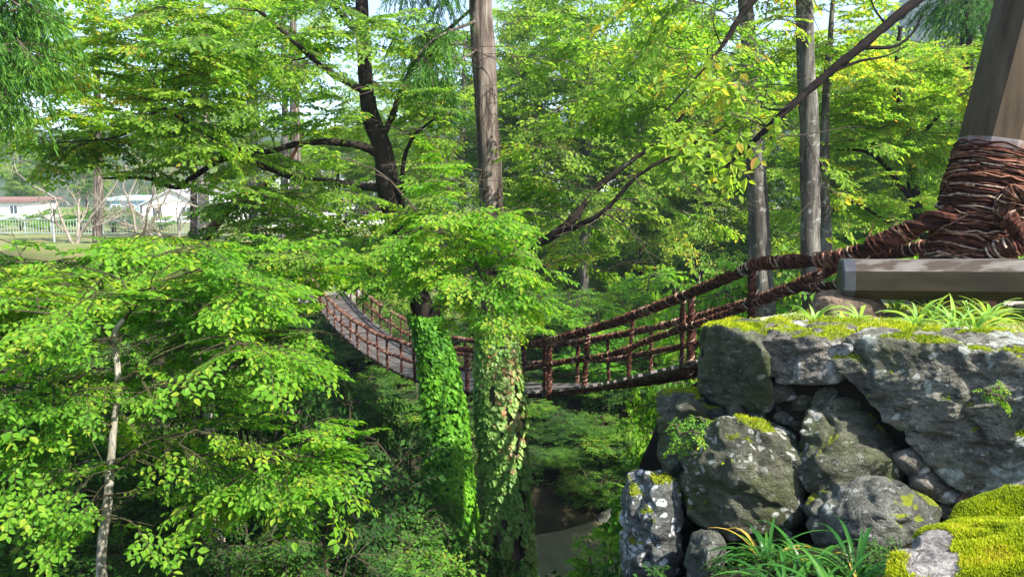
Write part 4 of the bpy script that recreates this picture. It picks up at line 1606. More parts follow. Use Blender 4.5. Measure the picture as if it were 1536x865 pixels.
# low branch in front of the trunks, leaves near enough to count
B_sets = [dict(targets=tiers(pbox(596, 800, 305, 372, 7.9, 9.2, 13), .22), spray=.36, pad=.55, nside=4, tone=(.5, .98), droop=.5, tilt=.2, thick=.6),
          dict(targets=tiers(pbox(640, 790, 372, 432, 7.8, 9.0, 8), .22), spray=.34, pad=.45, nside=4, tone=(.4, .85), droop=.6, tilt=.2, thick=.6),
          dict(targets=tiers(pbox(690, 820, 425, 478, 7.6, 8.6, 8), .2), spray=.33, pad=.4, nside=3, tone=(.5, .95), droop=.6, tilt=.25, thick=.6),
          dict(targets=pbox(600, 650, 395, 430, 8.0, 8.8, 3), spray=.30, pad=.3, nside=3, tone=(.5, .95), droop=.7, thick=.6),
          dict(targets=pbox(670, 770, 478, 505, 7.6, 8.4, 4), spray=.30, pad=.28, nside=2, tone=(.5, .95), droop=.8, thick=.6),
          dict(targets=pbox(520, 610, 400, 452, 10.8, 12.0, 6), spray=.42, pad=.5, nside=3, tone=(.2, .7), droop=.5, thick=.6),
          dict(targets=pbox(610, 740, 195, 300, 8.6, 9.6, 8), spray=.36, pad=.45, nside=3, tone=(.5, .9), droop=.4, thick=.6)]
for q in B_sets:
    q['leaf'] = 'leaf_bright'
    q['only'] = 9
make_tree('zelkova_tree', 'dark trunked spreading tree left of the cedar with long crooked limbs', 'tree', A_trunk[0][0], A_trunk, A_limbs, A_sets + B_sets, 'leaf_zelkova', 'bark_dark')

# cedar with bare reddish trunk
C_trunk = tr(770, 12.9, .40, [(762, 840, 12.8, .33), (752, 640, 12.8, .28), (744, 480, 12.8, .24), (738, 310, 12.8, .21), (730, 170, 12.8, .198), (721, 0, 12.8, .185), (714, -200, 12.8, .16), (706, -420, 12.8, .13)])
C_limbs = [[(722, 30, 12.8, .04), (690, 40, 12.4, .03), (650, 60, 12.0, .02), (620, 90, 11.7, .01)],
           [(724, 70, 12.8, .03), (700, 85, 12.3, .02), (680, 100, 12.0, .01)],
           [(718, -90, 12.8, .04), (660, -60, 12.2, .03), (610, -20, 11.7, .015)]]
C_sets = [dict(targets=pbox(615, 705, 20, 150, 11.6, 12.5, 12), tpl='cedar', spray=.55, pad=.5, nside=4, droop=.8, tone=(.3, .9)),
          dict(targets=pbox(600, 720, -120, 10, 11.6, 12.6, 12), tpl='cedar', spray=.6, pad=.6, nside=4, droop=.8, tone=(.2, .7)),
          dict(targets=pbox(600, 860, -420, -150, 12.6, 14, 8), tpl='cedar', spray=.8, pad=1.0, nside=5, droop=.8, tone=(.2, .7))]
make_tree('cedar_tree', 'tall cedar with a straight bare reddish grey trunk at the centre', 'tree', C_trunk[0][0], C_trunk, C_limbs, C_sets, 'leaf_cedar', 'bark_cedar', sides=22)

# cedar branches in the top left corner
K_trunk = tr(-330, 8, .3, [(-320, 600, 8, .26), (-310, 200, 8, .22), (-300, -150, 8, .18), (-290, -420, 8, .12)])
K_limbs = [[(-310, 60, 8, .05), (-180, 40, 7.8, .04), (-60, 50, 7.5, .03), (20, 80, 7.3, .015)], [(-305, -60, 8, .05), (-150, -60, 7.8, .035), (-20, -20, 7.4, .02), (30, 10, 7.2, .012)]]
K_sets = [dict(targets=pbox(-90, 45, 10, 130, 7.0, 7.9, 14), tpl='cedar', spray=.5, pad=.45, nside=4, droop=.8, tone=(.4, 1)),
          dict(targets=pbox(-120, 35, -120, 10, 7.0, 8.2, 12), tpl='cedar', spray=.55, pad=.55, nside=4, droop=.8, tone=(.3, .8))]
make_tree('cedar_tree', 'cedar whose drooping green sprays hang into the upper left corner', 'tree', K_trunk[0][0], K_trunk, K_limbs, K_sets, 'leaf_cedar', 'bark_cedar')

# three straight trunks behind the bridge
for (nm, lb, px, Y, r, up, sets, bark) in [
    ('straight_tree', 'straight dark trunk with pale lichen left of the tall pair behind the ropes', 1150, 14, .27, [(1146, 560, 14, .22), (1142, 400, 14, .195), (1134, 250, 14, .175), (1126, 120, 14, .15), (1118, 0, 14, .12), (1105, -220, 14, .09)],
     [dict(targets=pbox(1010, 1190, -80, 110, 13.4, 15.4, 10), spray=.55, pad=.9, nside=4, tone=(.4, .9)), dict(targets=pbox(1060, 1170, 120, 250, 13, 13.7, 7), spray=.45, pad=.6, nside=4, tone=(.4, .9))], 'bark_grey'),
    ('straight_tree', 'tallest grey trunk running out of the top of the frame on the right', 1225, 13.5, .25, [(1222, 560, 13.5, .20), (1217, 400, 13.5, .175), (1213, 200, 13.5, .16), (1207, 0, 13.5, .14), (1198, -300, 13.5, .10)],
     [dict(targets=pbox(1100, 1330, -200, -20, 13, 15, 9), spray=.6, pad=1.0, nside=5, tone=(.4, .9)), dict(targets=pbox(1150, 1290, 20, 120, 13, 14.3, 7), spray=.45, pad=.6, nside=4, tone=(.5, .95))], 'bark_grey'),
    ('straight_tree', 'thin grey trunk half hidden behind the tallest trunk', 1244, 15.5, .16, [(1242, 500, 15.5, .14), (1240, 380, 15.5, .125), (1236, 260, 15.5, .10), (1240, 120, 15.5, .07), (1250, 0, 15.5, .04)],
     [dict(targets=pbox(1190, 1320, -40, 200, 15, 16.5, 12), spray=.55, pad=.8, nside=4, tone=(.4, .9))], 'bark_grey')]:
    t = tr(px, Y, r, up)
    make_tree(nm, lb, 'tree', t[0][0], t, [], sets, 'leaf_yellow', bark, group='straight trunks behind the bridge')

# tree outside the frame on the right whose dark boughs slant in
R_trunk = tr(2050, 10.5, .4, [(2040, 300, 10.5, .33), (2000, 0, 10.5, .28), (1960, -300, 10.4, .22), (1930, -560, 10.3, .12)])
R_limbs = [[(1985, -130, 10.4, .17), (1780, -180, 10, .13), (1540, -110, 9.6, .10), (1372, 0, 9.3, .072), (1280, 80, 9.1, .066), (1235, 118, 9.05, .058), (1200, 150, 9.0, .06), (1135, 208, 8.8, .038), (1100, 240, 8.7, .022), (1040, 290, 8.5, .01)],
           [(1540, -110, 9.6, .08), (1340, -110, 9.6, .07), (1220, -70, 9.6, .065), (1130, 3, 9.5, .058), (1092, 58, 9.4, .036), (1066, 92, 9.3, .02), (1000, 165, 9.1, .012)],
           [(1255, 105, 9.05, .03), (1290, 92, 9.2, .022), (1330, 84, 9.3, .014), (1362, 68, 9.4, .007)], [(1200, 150, 9.0, .025), (1170, 165, 8.8, .016), (1140, 160, 8.6, .008)], [(1330, 38, 9.2, .02), (1310, 10, 9.3, .012), (1300, -30, 9.4, .006)],
           [(1290, 72, 9.1, .035), (1340, 70, 9.3, .025), (1368, 50, 9.4, .018), (1385, 20, 9.4, .01)]]
R_sets = [dict(targets=pbox(1000, 1180, 60, 260, 8.2, 9.4, 16), tpl='droopy', spray=.5, pad=.6, nside=4, droop=.8, tone=(.3, .9), tilt=.4),
          dict(targets=pbox(1080, 1300, 160, 330, 8.3, 9.3, 6), tpl='droopy', spray=.42, pad=.4, nside=3, droop=.8, tone=(.4, .95), tilt=.4),
          dict(targets=pbox(940, 1240, -60, 60, 8.6, 10, 14), tpl='droopy', spray=.52, pad=.8, nside=4, droop=.7, tone=(.3, .9), tilt=.4),
          dict(targets=pbox(1700, 2200, -560, -260, 10, 12, 6), spray=.7, pad=1.2, nside=5, tone=(.3, .8))]
make_tree('zelkova_tree', 'tree at the right whose dark crooked bough slants down across the grey trunks', 'tree', R_trunk[0][0], R_trunk, R_limbs, R_sets, 'leaf_yellow', 'bark_bough_shaded')

# light canopy between the grey trunks and the pillar
D_trunk = tr(1400, 17.5, .2, [(1395, 420, 17.5, .16), (1372, 300, 17.4, .13), (1362, 200, 17.2, .10), (1345, 130, 17, .07), (1350, 40, 17, .04)])
D_limbs = [[(1375, 310, 17.4, .08), (1320, 240, 16.9, .06), (1260, 225, 16.4, .03), (1180, 245, 16, .012)], [(1366, 220, 17.3, .06), (1420, 160, 17, .045), (1470, 120, 16.8, .02)],
           [(1385, 350, 17.4, .06), (1330, 330, 16.8, .045), (1270, 300, 16.4, .03), (1240, 330, 16, .015)]]
D_sets = [dict(targets=pbox(1250, 1530, 60, 230, 15.2, 18.6, 40), spray=.58, pad=1.0, nside=5, tone=(.35, .9)),
          dict(targets=pbox(1180, 1450, 210, 400, 15.6, 19, 30), spray=.55, pad=.9, nside=4, tone=(.25, .75))]
make_tree('young_tree', 'bushy light green tree between the grey trunks and the boarded pillar', 'tree', D_trunk[0][0], D_trunk, D_limbs, D_sets, 'leaf_yellow', 'bark_dark')

Q_trunk = tr(1455, 24, .3, [(1452, 300, 24, .25), (1450, 100, 24, .18), (1448, -60, 24, .12), (1446, -260, 24, .05)])
Q_sets = [dict(targets=pbox(1405, 1500, -220, 62, 22.6, 25, 42), tpl='cedar', spray=1.0, pad=1.0, nside=4, droop=.6, tone=(.1, .6))]
make_tree('conifer_tree', 'dark conifer filling the upper right corner beside the boarded pillar', 'tree', Q_trunk[0][0], Q_trunk, [], Q_sets, 'leaf_cedar', 'bark_dark')

# left saplings: flat bright layers
S_trunk = tr(150, 7.2, .075, [(155, 880, 7.2, .052), (162, 760, 7.2, .044), (172, 640, 7.2, .034), (177, 560, 7.2, .030), (170, 505, 7.2, .027), (185, 478, 7.25, .022)])
S_limbs = [[(185, 480, 7.25, .026), (200, 462, 7.3, .022), (240, 425, 7.5, .016), (310, 400, 7.8, .008)],
           [(172, 520, 7.2, .028), (140, 480, 7.1, .022), (80, 470, 6.9, .015), (0, 462, 6.7, .007), (-60, 450, 6.6, .004)],
           [(168, 700, 7.2, .022), (230, 660, 7.1, .018), (310, 650, 7.0, .012), (390, 680, 6.9, .007)],
           [(176, 580, 7.2, .024), (250, 530, 7.3, .018), (330, 520, 7.3, .012), (400, 530, 7.3, .007)],
           [(172, 640, 7.2, .022), (110, 620, 6.9, .016), (40, 600, 6.7, .01), (-20, 610, 6.5, .006)],
           [(195, 465, 7.3, .02), (180, 420, 7.6, .015), (120, 400, 7.9, .01)]]
S_sets = [dict(targets=tiers(pbox(-60, 400, 395, 450, 6.6, 8.4, 22)), spray=.40, pad=.85, nside=7, tone=(.45, 1), tilt=.1, droop=.35, thick=.6),
          dict(targets=tiers(pbox(-60, 430, 470, 560, 6.4, 7.8, 22)), spray=.38, pad=.75, nside=6, tone=(.4, .95), tilt=.12, droop=.35, thick=.6),
          dict(targets=tiers(pbox(-40, 280, 560, 680, 6.3, 7.4, 18)), spray=.42, pad=.6, nside=5, tone=(.35, .9), tilt=.14, droop=.4, thick=.6),
          dict(targets=tiers(pbox(250, 480, 640, 760, 6.5, 7.4, 14)), spray=.42, pad=.6, nside=5, tone=(.45, 1), tilt=.14, droop=.45, thick=.6),
          dict(targets=tiers(pbox(20, 230, 700, 800, 6.4, 7.2, 9)), spray=.38, pad=.5, nside=4, tone=(.4, .9), tilt=.14, droop=.45)]
make_tree('young_tree', 'pale stemmed young tree in flat bright green layers at the left', 'tree', S_trunk[0][0], S_trunk, S_limbs, S_sets, 'leaf_bright', 'bark_pale', 'bark_olive_twig', limb_bark='bark_olive_twig')
T_trunk = tr(330, 9.6, .08, [(320, 700, 9.6, .062), (305, 580, 9.6, .055), (290, 520, 9.6, .05), (272, 475, 9.7, .04), (262, 430, 9.8, .025)])
T_limbs = [[(285, 505, 9.6, .03), (330, 450, 9.6, .02), (400, 430, 9.6, .012), (460, 425, 9.6, .006)], [(275, 480, 9.7, .025), (210, 430, 9.9, .018), (120, 400, 10.2, .01)], [(300, 560, 9.6, .028), (370, 520, 9.4, .018), (440, 500, 9.2, .01)]]
T_sets = [dict(targets=tiers(pbox(-40, 440, 364, 425, 9.0, 11, 30)), spray=.5, pad=.9, nside=5, tone=(.35, .85), tilt=.1, droop=.3),
          dict(targets=tiers(pbox(330, 480, 420, 560, 8.9, 10.2, 15)), spray=.46, pad=.7, nside=5, tone=(.35, .85), tilt=.12, droop=.3),
          dict(targets=pbox(180, 330, 450, 600, 9.4, 10.4, 10), spray=.46, pad=.7, nside=4, tone=(.2, .6), tilt=.12)]
make_tree('young_tree', 'second pale stemmed young tree behind the left one, its stem forking in the leaves', 'tree', T_trunk[0][0], T_trunk, T_limbs, T_sets, 'leaf_bright', 'bark_pale', 'bark_olive_twig', limb_bark='bark_olive_twig')
# leaning tree with reddish bark at the left edge of the bridge
L_trunk = tr(296, 14.5, .16, [(298, 520, 14.3, .13), (305, 405, 14, .11), (315, 352, 13.8, .095), (345, 315, 13.5, .06), (412, 266, 13, .045), (442, 228, 12.8, .03), (460, 190, 12.6, .015)])
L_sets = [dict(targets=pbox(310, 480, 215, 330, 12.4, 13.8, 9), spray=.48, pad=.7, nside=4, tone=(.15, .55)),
          dict(targets=pbox(300, 420, 380, 440, 12.6, 14.2, 10), spray=.48, pad=.7, nside=4, tone=(.3, .8))]
make_tree('zelkova_tree', 'small leaning tree with a reddish crooked stem left of the bridge end', 'tree', L_trunk[0][0], L_trunk, [], L_sets, 'leaf_zelkova', 'bark_red')

# ------------------------------------------------------------------ ivy on the two middle trunks
def ivy(label, trunk, h0, h1, n, mat, rad, size, thin=0.0, seed=0, bare=None, side=None):
    r = np.random.default_rng(seed)
    pts, rr = trunk
    q = smooth_path(np.column_stack([np.array(pts), np.array(rr)]), len(pts) * 7)
    z = q[:, 2]
    root = empty('climbing_ivy', [q[0, 0], q[0, 1], q[0, 2]], label, 'ivy', 'ivy on the trunks')
    zz = r.uniform(h0, h1, n)
    a = r.uniform(0, 2 * PI, n)
    if thin:
        keep = vnoise(np.column_stack([np.cos(a) * 3.2, np.sin(a) * 3.2, zz * 2.6]), seed) > thin - 1 + .3 * r.random(n)
        zz, a = zz[keep], a[keep]
    n = len(zz)
    # taper the top edge
    c = np.column_stack([np.interp(zz, z, q[:, 0]), np.interp(zz, z, q[:, 1]), zz])
    R = np.interp(zz, z, q[:, 3])
    edge = np.clip((h1 - zz) / 1.6, .15, 1)
    lump = .5 + .5 * vnoise(np.column_stack([np.cos(a) * 1.5, np.sin(a) * 1.5, zz * 1.1]), seed + 3)
    out = R * 1.16 + .04 + rad * edge * lump * r.random(n) ** .6
    nrm = np.column_stack([np.cos(a), np.sin(a), np.zeros(n)])
    O = c + nrm * out[:, None]
    f = np.tile([0, 0, -1.], (n, 1)) + nrm * r.uniform(.1, .7, n)[:, None] + r.normal(0, .35, (n, 3))
    f, s, u = frames(f, nrm + [0, 0, .45] + r.normal(0, .28, (n, 3)))
    LV, LF = leaf_shape('wide')
    mb = MB()
    tn = np.clip(.5 + .5 * vnoise(O * 1.6, seed + 9) * .8 + r.normal(0, .2, n), 0, .985)
    tn = np.where(r.random(n) < .02, 1, tn)
    place(mb, LV, LF, O, f, s, u, size * r.uniform(.6, 1.25, n), tn)
    mb.build('leaves', M[mat], root)
    mb = MB()
    for k in range(9):
        a0 = r.uniform(0, 6.28)
        hz = np.linspace(h0, h1 - r.uniform(0, 1), 40)
        aa = a0 + .7 * vnoise(np.column_stack([hz * .7, hz * 0 + k, hz * 0]))
        cc = np.column_stack([np.interp(hz, z, q[:, 0]), np.interp(hz, z, q[:, 1]), hz])
        rr2 = np.interp(hz, z, q[:, 3]) * 1.1 + .012
        tube(mb, cc + np.column_stack([np.cos(aa) * rr2, np.sin(aa) * rr2, hz * 0]), .012, 5, 0)
    mb.build('stems', M['bark_twig'], root)
    return root


ztop = P(622, 470, 12.2)[2]
ivy('dense bright green ivy sheathing the dark trunk left of the cedar', A_trunk, E - 8.3, ztop, 13000, 'leaf_ivy', .17, .08, 0, 1)
ztop = P(744, 470, 12.8)[2]
ivy('paler ivy with gaps of bark climbing the cedar trunk', C_trunk, E - 8.6, ztop, 17000, 'leaf_ivy_pale', .13, .088, .55, 2)

# ------------------------------------------------------------------ prototypes: bank shrubs and background trees
def proto(name, leaf, tpl, H, rx, n, spray, pad, nside, stems, bark='bark_twig', trunk_r=.05, bottom=.15, tone=(.2, .8), tree=False, seed=0, tilt=.3):
    root = empty(name, [0, 0, 0], 'x', 'x')
    g = np.random.default_rng(seed)
    tm = MB()
    skp, skr = [], []
    for k in range(stems):
        a = 2 * PI * k / stems + g.uniform(0, 1)
        sp_ = rx * .35 if stems > 1 else .15
        pts = [[.05 * math.cos(a), .05 * math.sin(a), -.6], [sp_ * .4 * math.cos(a), sp_ * .4 * math.sin(a), H * .3], [sp_ * math.cos(a), sp_ * math.sin(a), H * .62], [sp_ * 1.3 * math.cos(a + .3), sp_ * 1.3 * math.sin(a + .3), H * .9]]
        q = smooth_path(np.column_stack([np.array(pts), [trunk_r, trunk_r * .85, trunk_r * .6, trunk_r * .2]]), 26)
        tube(tm, q[:, :3], q[:, 3], 8, 0, rough=.2)
        skp.append(q[4:, :3]); skr.append(q[4:, 3])
    tm.build('trunk' if tree else 'stem', M[bark], root, smooth=True)
    cz = H * (1 + bottom) / 2
    T = ellip([0, 0, cz], [rx, rx, H * (1 - bottom) / 2], n, .35)
    cmb = MB()
    fol = Foliage()
    grow(np.vstack(skp), np.concatenate(skr), T, cmb, fol, spray=spray, pad=pad, nside=nside, tilt=tilt, bmat=1, tone=tone, radial=np.array([0, 0, cz]))
    fol.emit(cmb, tpl, clear=False)
    cmb.build('crown', [M[leaf], M['bark_twig']], root)
    return root


used = set()


def put(pr, loc, sc, rz, label, cat, group):
    if pr.name in used:
        o = copy_tree(pr)
    else:
        o = pr
        used.add(pr.name)
    o.location = [float(v) for v in loc]
    o.scale = (sc[0], sc[0], sc[1]) if isinstance(sc, tuple) else (sc, sc, sc)
    o.rotation_euler = (0, 0, rz)
    tag(o, label, cat, group)
    return o


shrubA = proto('bank_shrub', 'leaf_shrub', 'small', 3.0, 1.35, 34, .5, .75, 4, 4, seed=1)
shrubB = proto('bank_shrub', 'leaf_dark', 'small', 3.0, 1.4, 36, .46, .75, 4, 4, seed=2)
shrubC = proto('bank_shrub', 'leaf_bright', 'coarse', 3.0, 1.3, 26, .5, .7, 4, 3, seed=3)
treeA = proto('background_tree', 'leaf_far', 'small', 11.0, 3.4, 95, .85, 1.5, 5, 1, 'bark_grey', .20, .18, (.15, .8), True, 4)
treeB = proto('background_tree', 'leaf_zelkova', 'small', 11.0, 3.3, 95, .8, 1.5, 5, 1, 'bark_dark', .20, .15, (.3, .9), True, 5)
treeC = proto('background_tree', 'leaf_yellow', 'coarse', 10.0, 3.2, 80, .8, 1.4, 5, 1, 'bark_dark', .18, .2, (.2, .8), True, 6)


def shrub_at(pr, px, pytop, Y, label, group, wide=1.0):
    top = P(px, pytop, Y)
    gz = ground(top[0], Y)[0]
    h = max(.9, top[2] - gz)
    s = h / 3.0
    w = np.clip(s, .55, 1.25) * wide
    put(pr, [top[0], Y, gz], (w, s), RNG.uniform(0, 6.28), label, 'shrub', group)


near_list = [
    (shrubB, 395, 500, 13.2, 'dark shrub behind the left young trees, below the bridge end'),
    (shrubB, 455, 560, 12.4, 'dark green shrub just left of the hanging bridge deck'),
    (shrubB, 350, 560, 11.8, 'dark shrub in the shade behind the pale stemmed tree'),
    (shrubB, 520, 625, 13.2, 'dark shrub under the far half of the bridge'),
    (shrubB, 560, 640, 12.0, 'green shrub with spreading twigs left of the ivy trunk'),
    (shrubB, 490, 690, 11.2, 'green shrub in the lower middle, left of the ivy'),
    (shrubB, 440, 700, 10.4, 'dark shrub below the hanging sprays of the left tree'),
    (shrubB, 580, 790, 10.8, 'dark low shrub at the foot of the ivy covered trunk'),
    (shrubA, 545, 780, 9.6, 'green shrub at the bottom edge left of the ivy'),
    (shrubB, 380, 770, 9.4, 'dark rounded shrub at the bottom edge under the left tree'),
    (shrubB, 470, 800, 9.0, 'dark shrub at the bottom edge between two greener ones'),
    (shrubB, 300, 800, 8.8, 'green shrub at the bottom right of the pale stem'),
    (shrubB, 240, 690, 10.2, 'dark shrub seen through gaps right of the pale stem'),
    (shrubB, 90, 690, 10.0, 'dark shrub seen through gaps left of the pale stem'),
    (shrubA, 60, 800, 8.4, 'green shrub in the lower left corner'),
    (shrubB, 210, 830, 8.2, 'dark shrub at the bottom just right of the pale stem'),
    (shrubA, -40, 620, 9.5, 'shrub at the left edge behind the bright layers'),
    (shrubB, 180, 560, 11.6, 'dark shrub in the deep shade behind the pale stem fork'),
    (shrubB, 20, 540, 11.8, 'dark shrub behind the bright layers at the far left'),
    (shrubA, 690, 660, 14.4, 'green shrub in the gap between the two ivy trunks', .55),
    (shrubB, 700, 780, 13.4, 'dark shrub low between the two ivy trunks', .5),
    (shrubA, 630, 850, 9.8, 'leafy shrub at the foot of the green ivy', .6),
    (shrubC, 900, 795, 6.9, 'small bright yellow green shrub beside the lichen boulder above the river', .36),
]
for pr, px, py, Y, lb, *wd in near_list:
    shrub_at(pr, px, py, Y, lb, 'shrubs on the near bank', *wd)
for k, (px, py) in enumerate(((775, 690), (812, 705), (850, 690), (890, 700), (930, 690), (975, 680), (830, 640), (905, 630))):
    shrub_at((shrubB, shrubA)[k % 2], px, py, 26.3 + .5 * (k % 3) + (1.6 if k > 5 else 0), 'low shrub hanging over the water on the far bank below the bridge', 'low shrubs over the far waterline', 1.5)
for k in range(30):
    px = 770 + (k % 10) * 52 + RNG.uniform(-18, 18)
    row = k // 10
    Y = (27.6, 30.3, 33.5)[row] + RNG.uniform(-.8, .8)
    py = (640, 545, 455)[row] + RNG.uniform(-30, 30)
    shrub_at((shrubA, shrubB, shrubA)[(k * 7) % 3] if row < 2 else (shrubA, shrubC)[k % 2], px, py, Y,
             ('shrub at the waterline of the far bank under the bridge', 'shrub halfway up the far bank behind the bridge ropes', 'bright shrub at the top of the far bank behind the bridge')[row], ('shrubs along the far waterline', 'shrubs halfway up the far bank', 'shrubs at the top of the far bank')[row], 1.5)
for k in range(12):
    px = 420 + (k % 6) * 50 + RNG.uniform(-15, 15)
    row = k // 6
    Y = (27.5, 31.5)[row] + RNG.uniform(-.8, .8)
    shrub_at(shrubB, px, (600, 530)[row] + RNG.uniform(-25, 25), Y, ('dark shrub low on the far bank under the bridge end', 'dark shrub high on the far bank under the bridge end')[row], ('dark shrubs low under the bridge end', 'dark shrubs high under the bridge end')[row], 1.4)
# mid slope bushes seen between rope and rocks on the right
for k, (px, py, Y, lb) in enumerate([(1040, 560, 13, 'bright shrub below the near end of the bridge deck'), (1075, 480, 13.5, 'bright shrub behind the ropes left of the wall'), (1110, 400, 18, 'light green shrub behind the dark grey trunk'),
                                     (1200, 390, 18, 'light green shrub between the two tall grey trunks'), (1300, 350, 16, 'light green shrub behind the hand rope right of the trunks'), (1370, 330, 15, 'green shrub just left of the bound pillar foot'),
                                     (905, 450, 31, 'light shrub behind the middle of the bridge'), (830, 430, 32, 'light shrub above the bridge right of the cedar'), (1000, 400, 33, 'light green shrub under the canopy right of centre'), (1150, 360, 34, 'pale green shrub far behind the dark grey trunk')]):
    shrub_at((shrubC, shrubA)[k % 2], px, py, Y, lb, None, .7 if k < 2 else 1.5)

for k, (px, Y) in enumerate(((500, 30.5), (535, 29), (560, 31), (590, 28.5), (615, 30), (640, 28), (545, 27), (600, 27), (480, 32), (670, 29.5))):
    shrub_at((shrubB, shrubA, shrubB)[k % 3], px, 575, Y, 'low shrub on the bank right under the far end of the deck', 'low shrubs under the far deck', 2.0)
for k, (px, pyt, Y, lb) in enumerate([(-15, 318, 66, 'shrub by the far railing at the left edge'), (30, 322, 70, 'shrub behind the railing in front of the long white building'), (75, 312, 62, 'shrub behind the railing by the metal pole'), (118, 308, 66, 'shrub behind the railing left of the brown trunk'), (168, 306, 64, 'shrub behind the railing right of the brown trunk'), (196, 316, 72, 'low shrub in front of the blue house'), (240, 322, 70, 'low shrub between the blue house and the white gable'), (318, 300, 60, 'shrub right of the white gable')]):
    shrub_at((shrubC, shrubA, shrubC)[k % 3], px, pyt, Y, lb, 'shrubs along the far railing', 1.6)
# trees of the far side
bt = [
    (treeA, 690, 37, 40, 'background tree behind the cedar trunk'), (treeB, 790, 40, 0, 'dense background tree right of the cedar'), (treeA, 880, 37, -40, 'light background tree over the middle of the bridge'),
    (treeC, 970, 41, 10, 'yellowish background tree right of centre'), (treeA, 1060, 38, 20, 'light background tree left of the dark grey trunk'), (treeB, 1160, 42, 60, 'background tree behind the grey trunks'),
    (treeA, 1260, 36, 60, 'light background tree right of the tallest trunk'), (treeC, 1350, 40, 70, 'yellowish background tree left of the pillar'), (treeA, 1440, 34, 60, 'light background tree behind the pillar'),
    (treeB, 1540, 38, 30, 'background tree hidden partly by the pillar'),
    (treeA, 590, 46, 150, 'background tree behind the dark trunk'), (treeB, 505, 48, 170, 'background tree above the far bridge end'),
    (treeC, 25, 128, 200, 'yellowish tree behind the long white building'), (treeC, 120, 132, 190, 'yellowish tree behind the brown trunk beyond the buildings'), (treeA, 235, 135, 205, 'tree behind the white gabled house'), (treeA, 330, 120, 170, 'tree behind the pale half hidden house'),
    (treeB, 420, 52, 215, 'smaller background tree behind the crooked limbs'),
]
for k, (pr, px, Y, pyt, lb) in enumerate(bt):
    top = P(px, pyt - 30, Y)
    gz = ground(top[0], Y)[0]
    s = (top[2] - gz) / 11.0
    put(pr, [top[0], Y, gz - .2], (max(.75, min(1.3, s)), max(.6, s)), RNG.uniform(0, 6.28), lb, 'tree', 'trees of the far bank')

g = np.random.default_rng(77)
for k in range(9):
    c = RS + D2 * (18.0 + g.uniform(-.9, .4)) + N2 * (3.0 + k * 1.0 + g.uniform(-.4, .4) - 1.0)
    q = np.array([c[0], c[1], E - 11.2])
    rr = g.uniform(.25, .6)
    rock_pts('river_stone', 'grey stone lying in the muddy water along the far bank', [q + unit(g.normal(0, 1, 3)) * rr * np.array([1.3, 1, .6]) for _ in range(14)], 'rock_blue', 'stone', 4, None, .5, 'stones at the water line', 60 + k, 12)
# undergrowth that covers the banks
def undergrowth(label, n, region, tplname, leaf, size, tmin=-.2, tmax=38):
    fol = Foliage()
    x0, x1, y0, y1 = region
    c = 0
    while c < n:
        x, y = RNG.uniform(x0, x1), RNG.uniform(y0, y1)
        t = (x - RS[0]) * D2[0] + (y - RS[1]) * D2[1]
        if t < tmin or 9.5 < t < 18.6 or (tmin > -1 and x > 1.2 and y < 9.5) or t > tmax:
            continue
        z = ground(x, y)[0]
        c += 1
        fol.spray(np.array([x, y, z + .05]), np.array([*RNG.normal(0, 1, 2), RNG.uniform(.1, 1.3)]), np.array([RNG.normal(0, .4), RNG.normal(0, .4), 1]), size * RNG.uniform(.6, 1.3), RNG.uniform(.1, .8))
    mb = MB()
    fol.emit(mb, tplname)
    tag(mb.build('undergrowth', [M[leaf], M['bark_twig']]), label, 'undergrowth', kind='stuff')


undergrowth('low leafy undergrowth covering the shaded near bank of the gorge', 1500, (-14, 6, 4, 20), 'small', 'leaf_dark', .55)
undergrowth('low leafy undergrowth covering the far bank of the gorge', 4200, (-18, 16, 22, 46), 'small', 'leaf_shrub', .7)

undergrowth('pale low bushes and saplings covering the top of the far bank behind the bridge', 1300, (-9, 26, 34, 54), 'small', 'leaf_far', 1.0, 26, 60)
undergrowth('dark low leaves filling the ground at the foot of the stone wall', 150, (.6, 2.5, 2.4, 3.55), 'small', 'leaf_dark', .13, -9)

# ------------------------------------------------------------------ across the river, on the left: lawn, fence, houses, trunks
def far_ground(px, Y):
    x = P(px, 340, Y)[0]
    return np.array([x, Y, ground(x, Y)[0]])


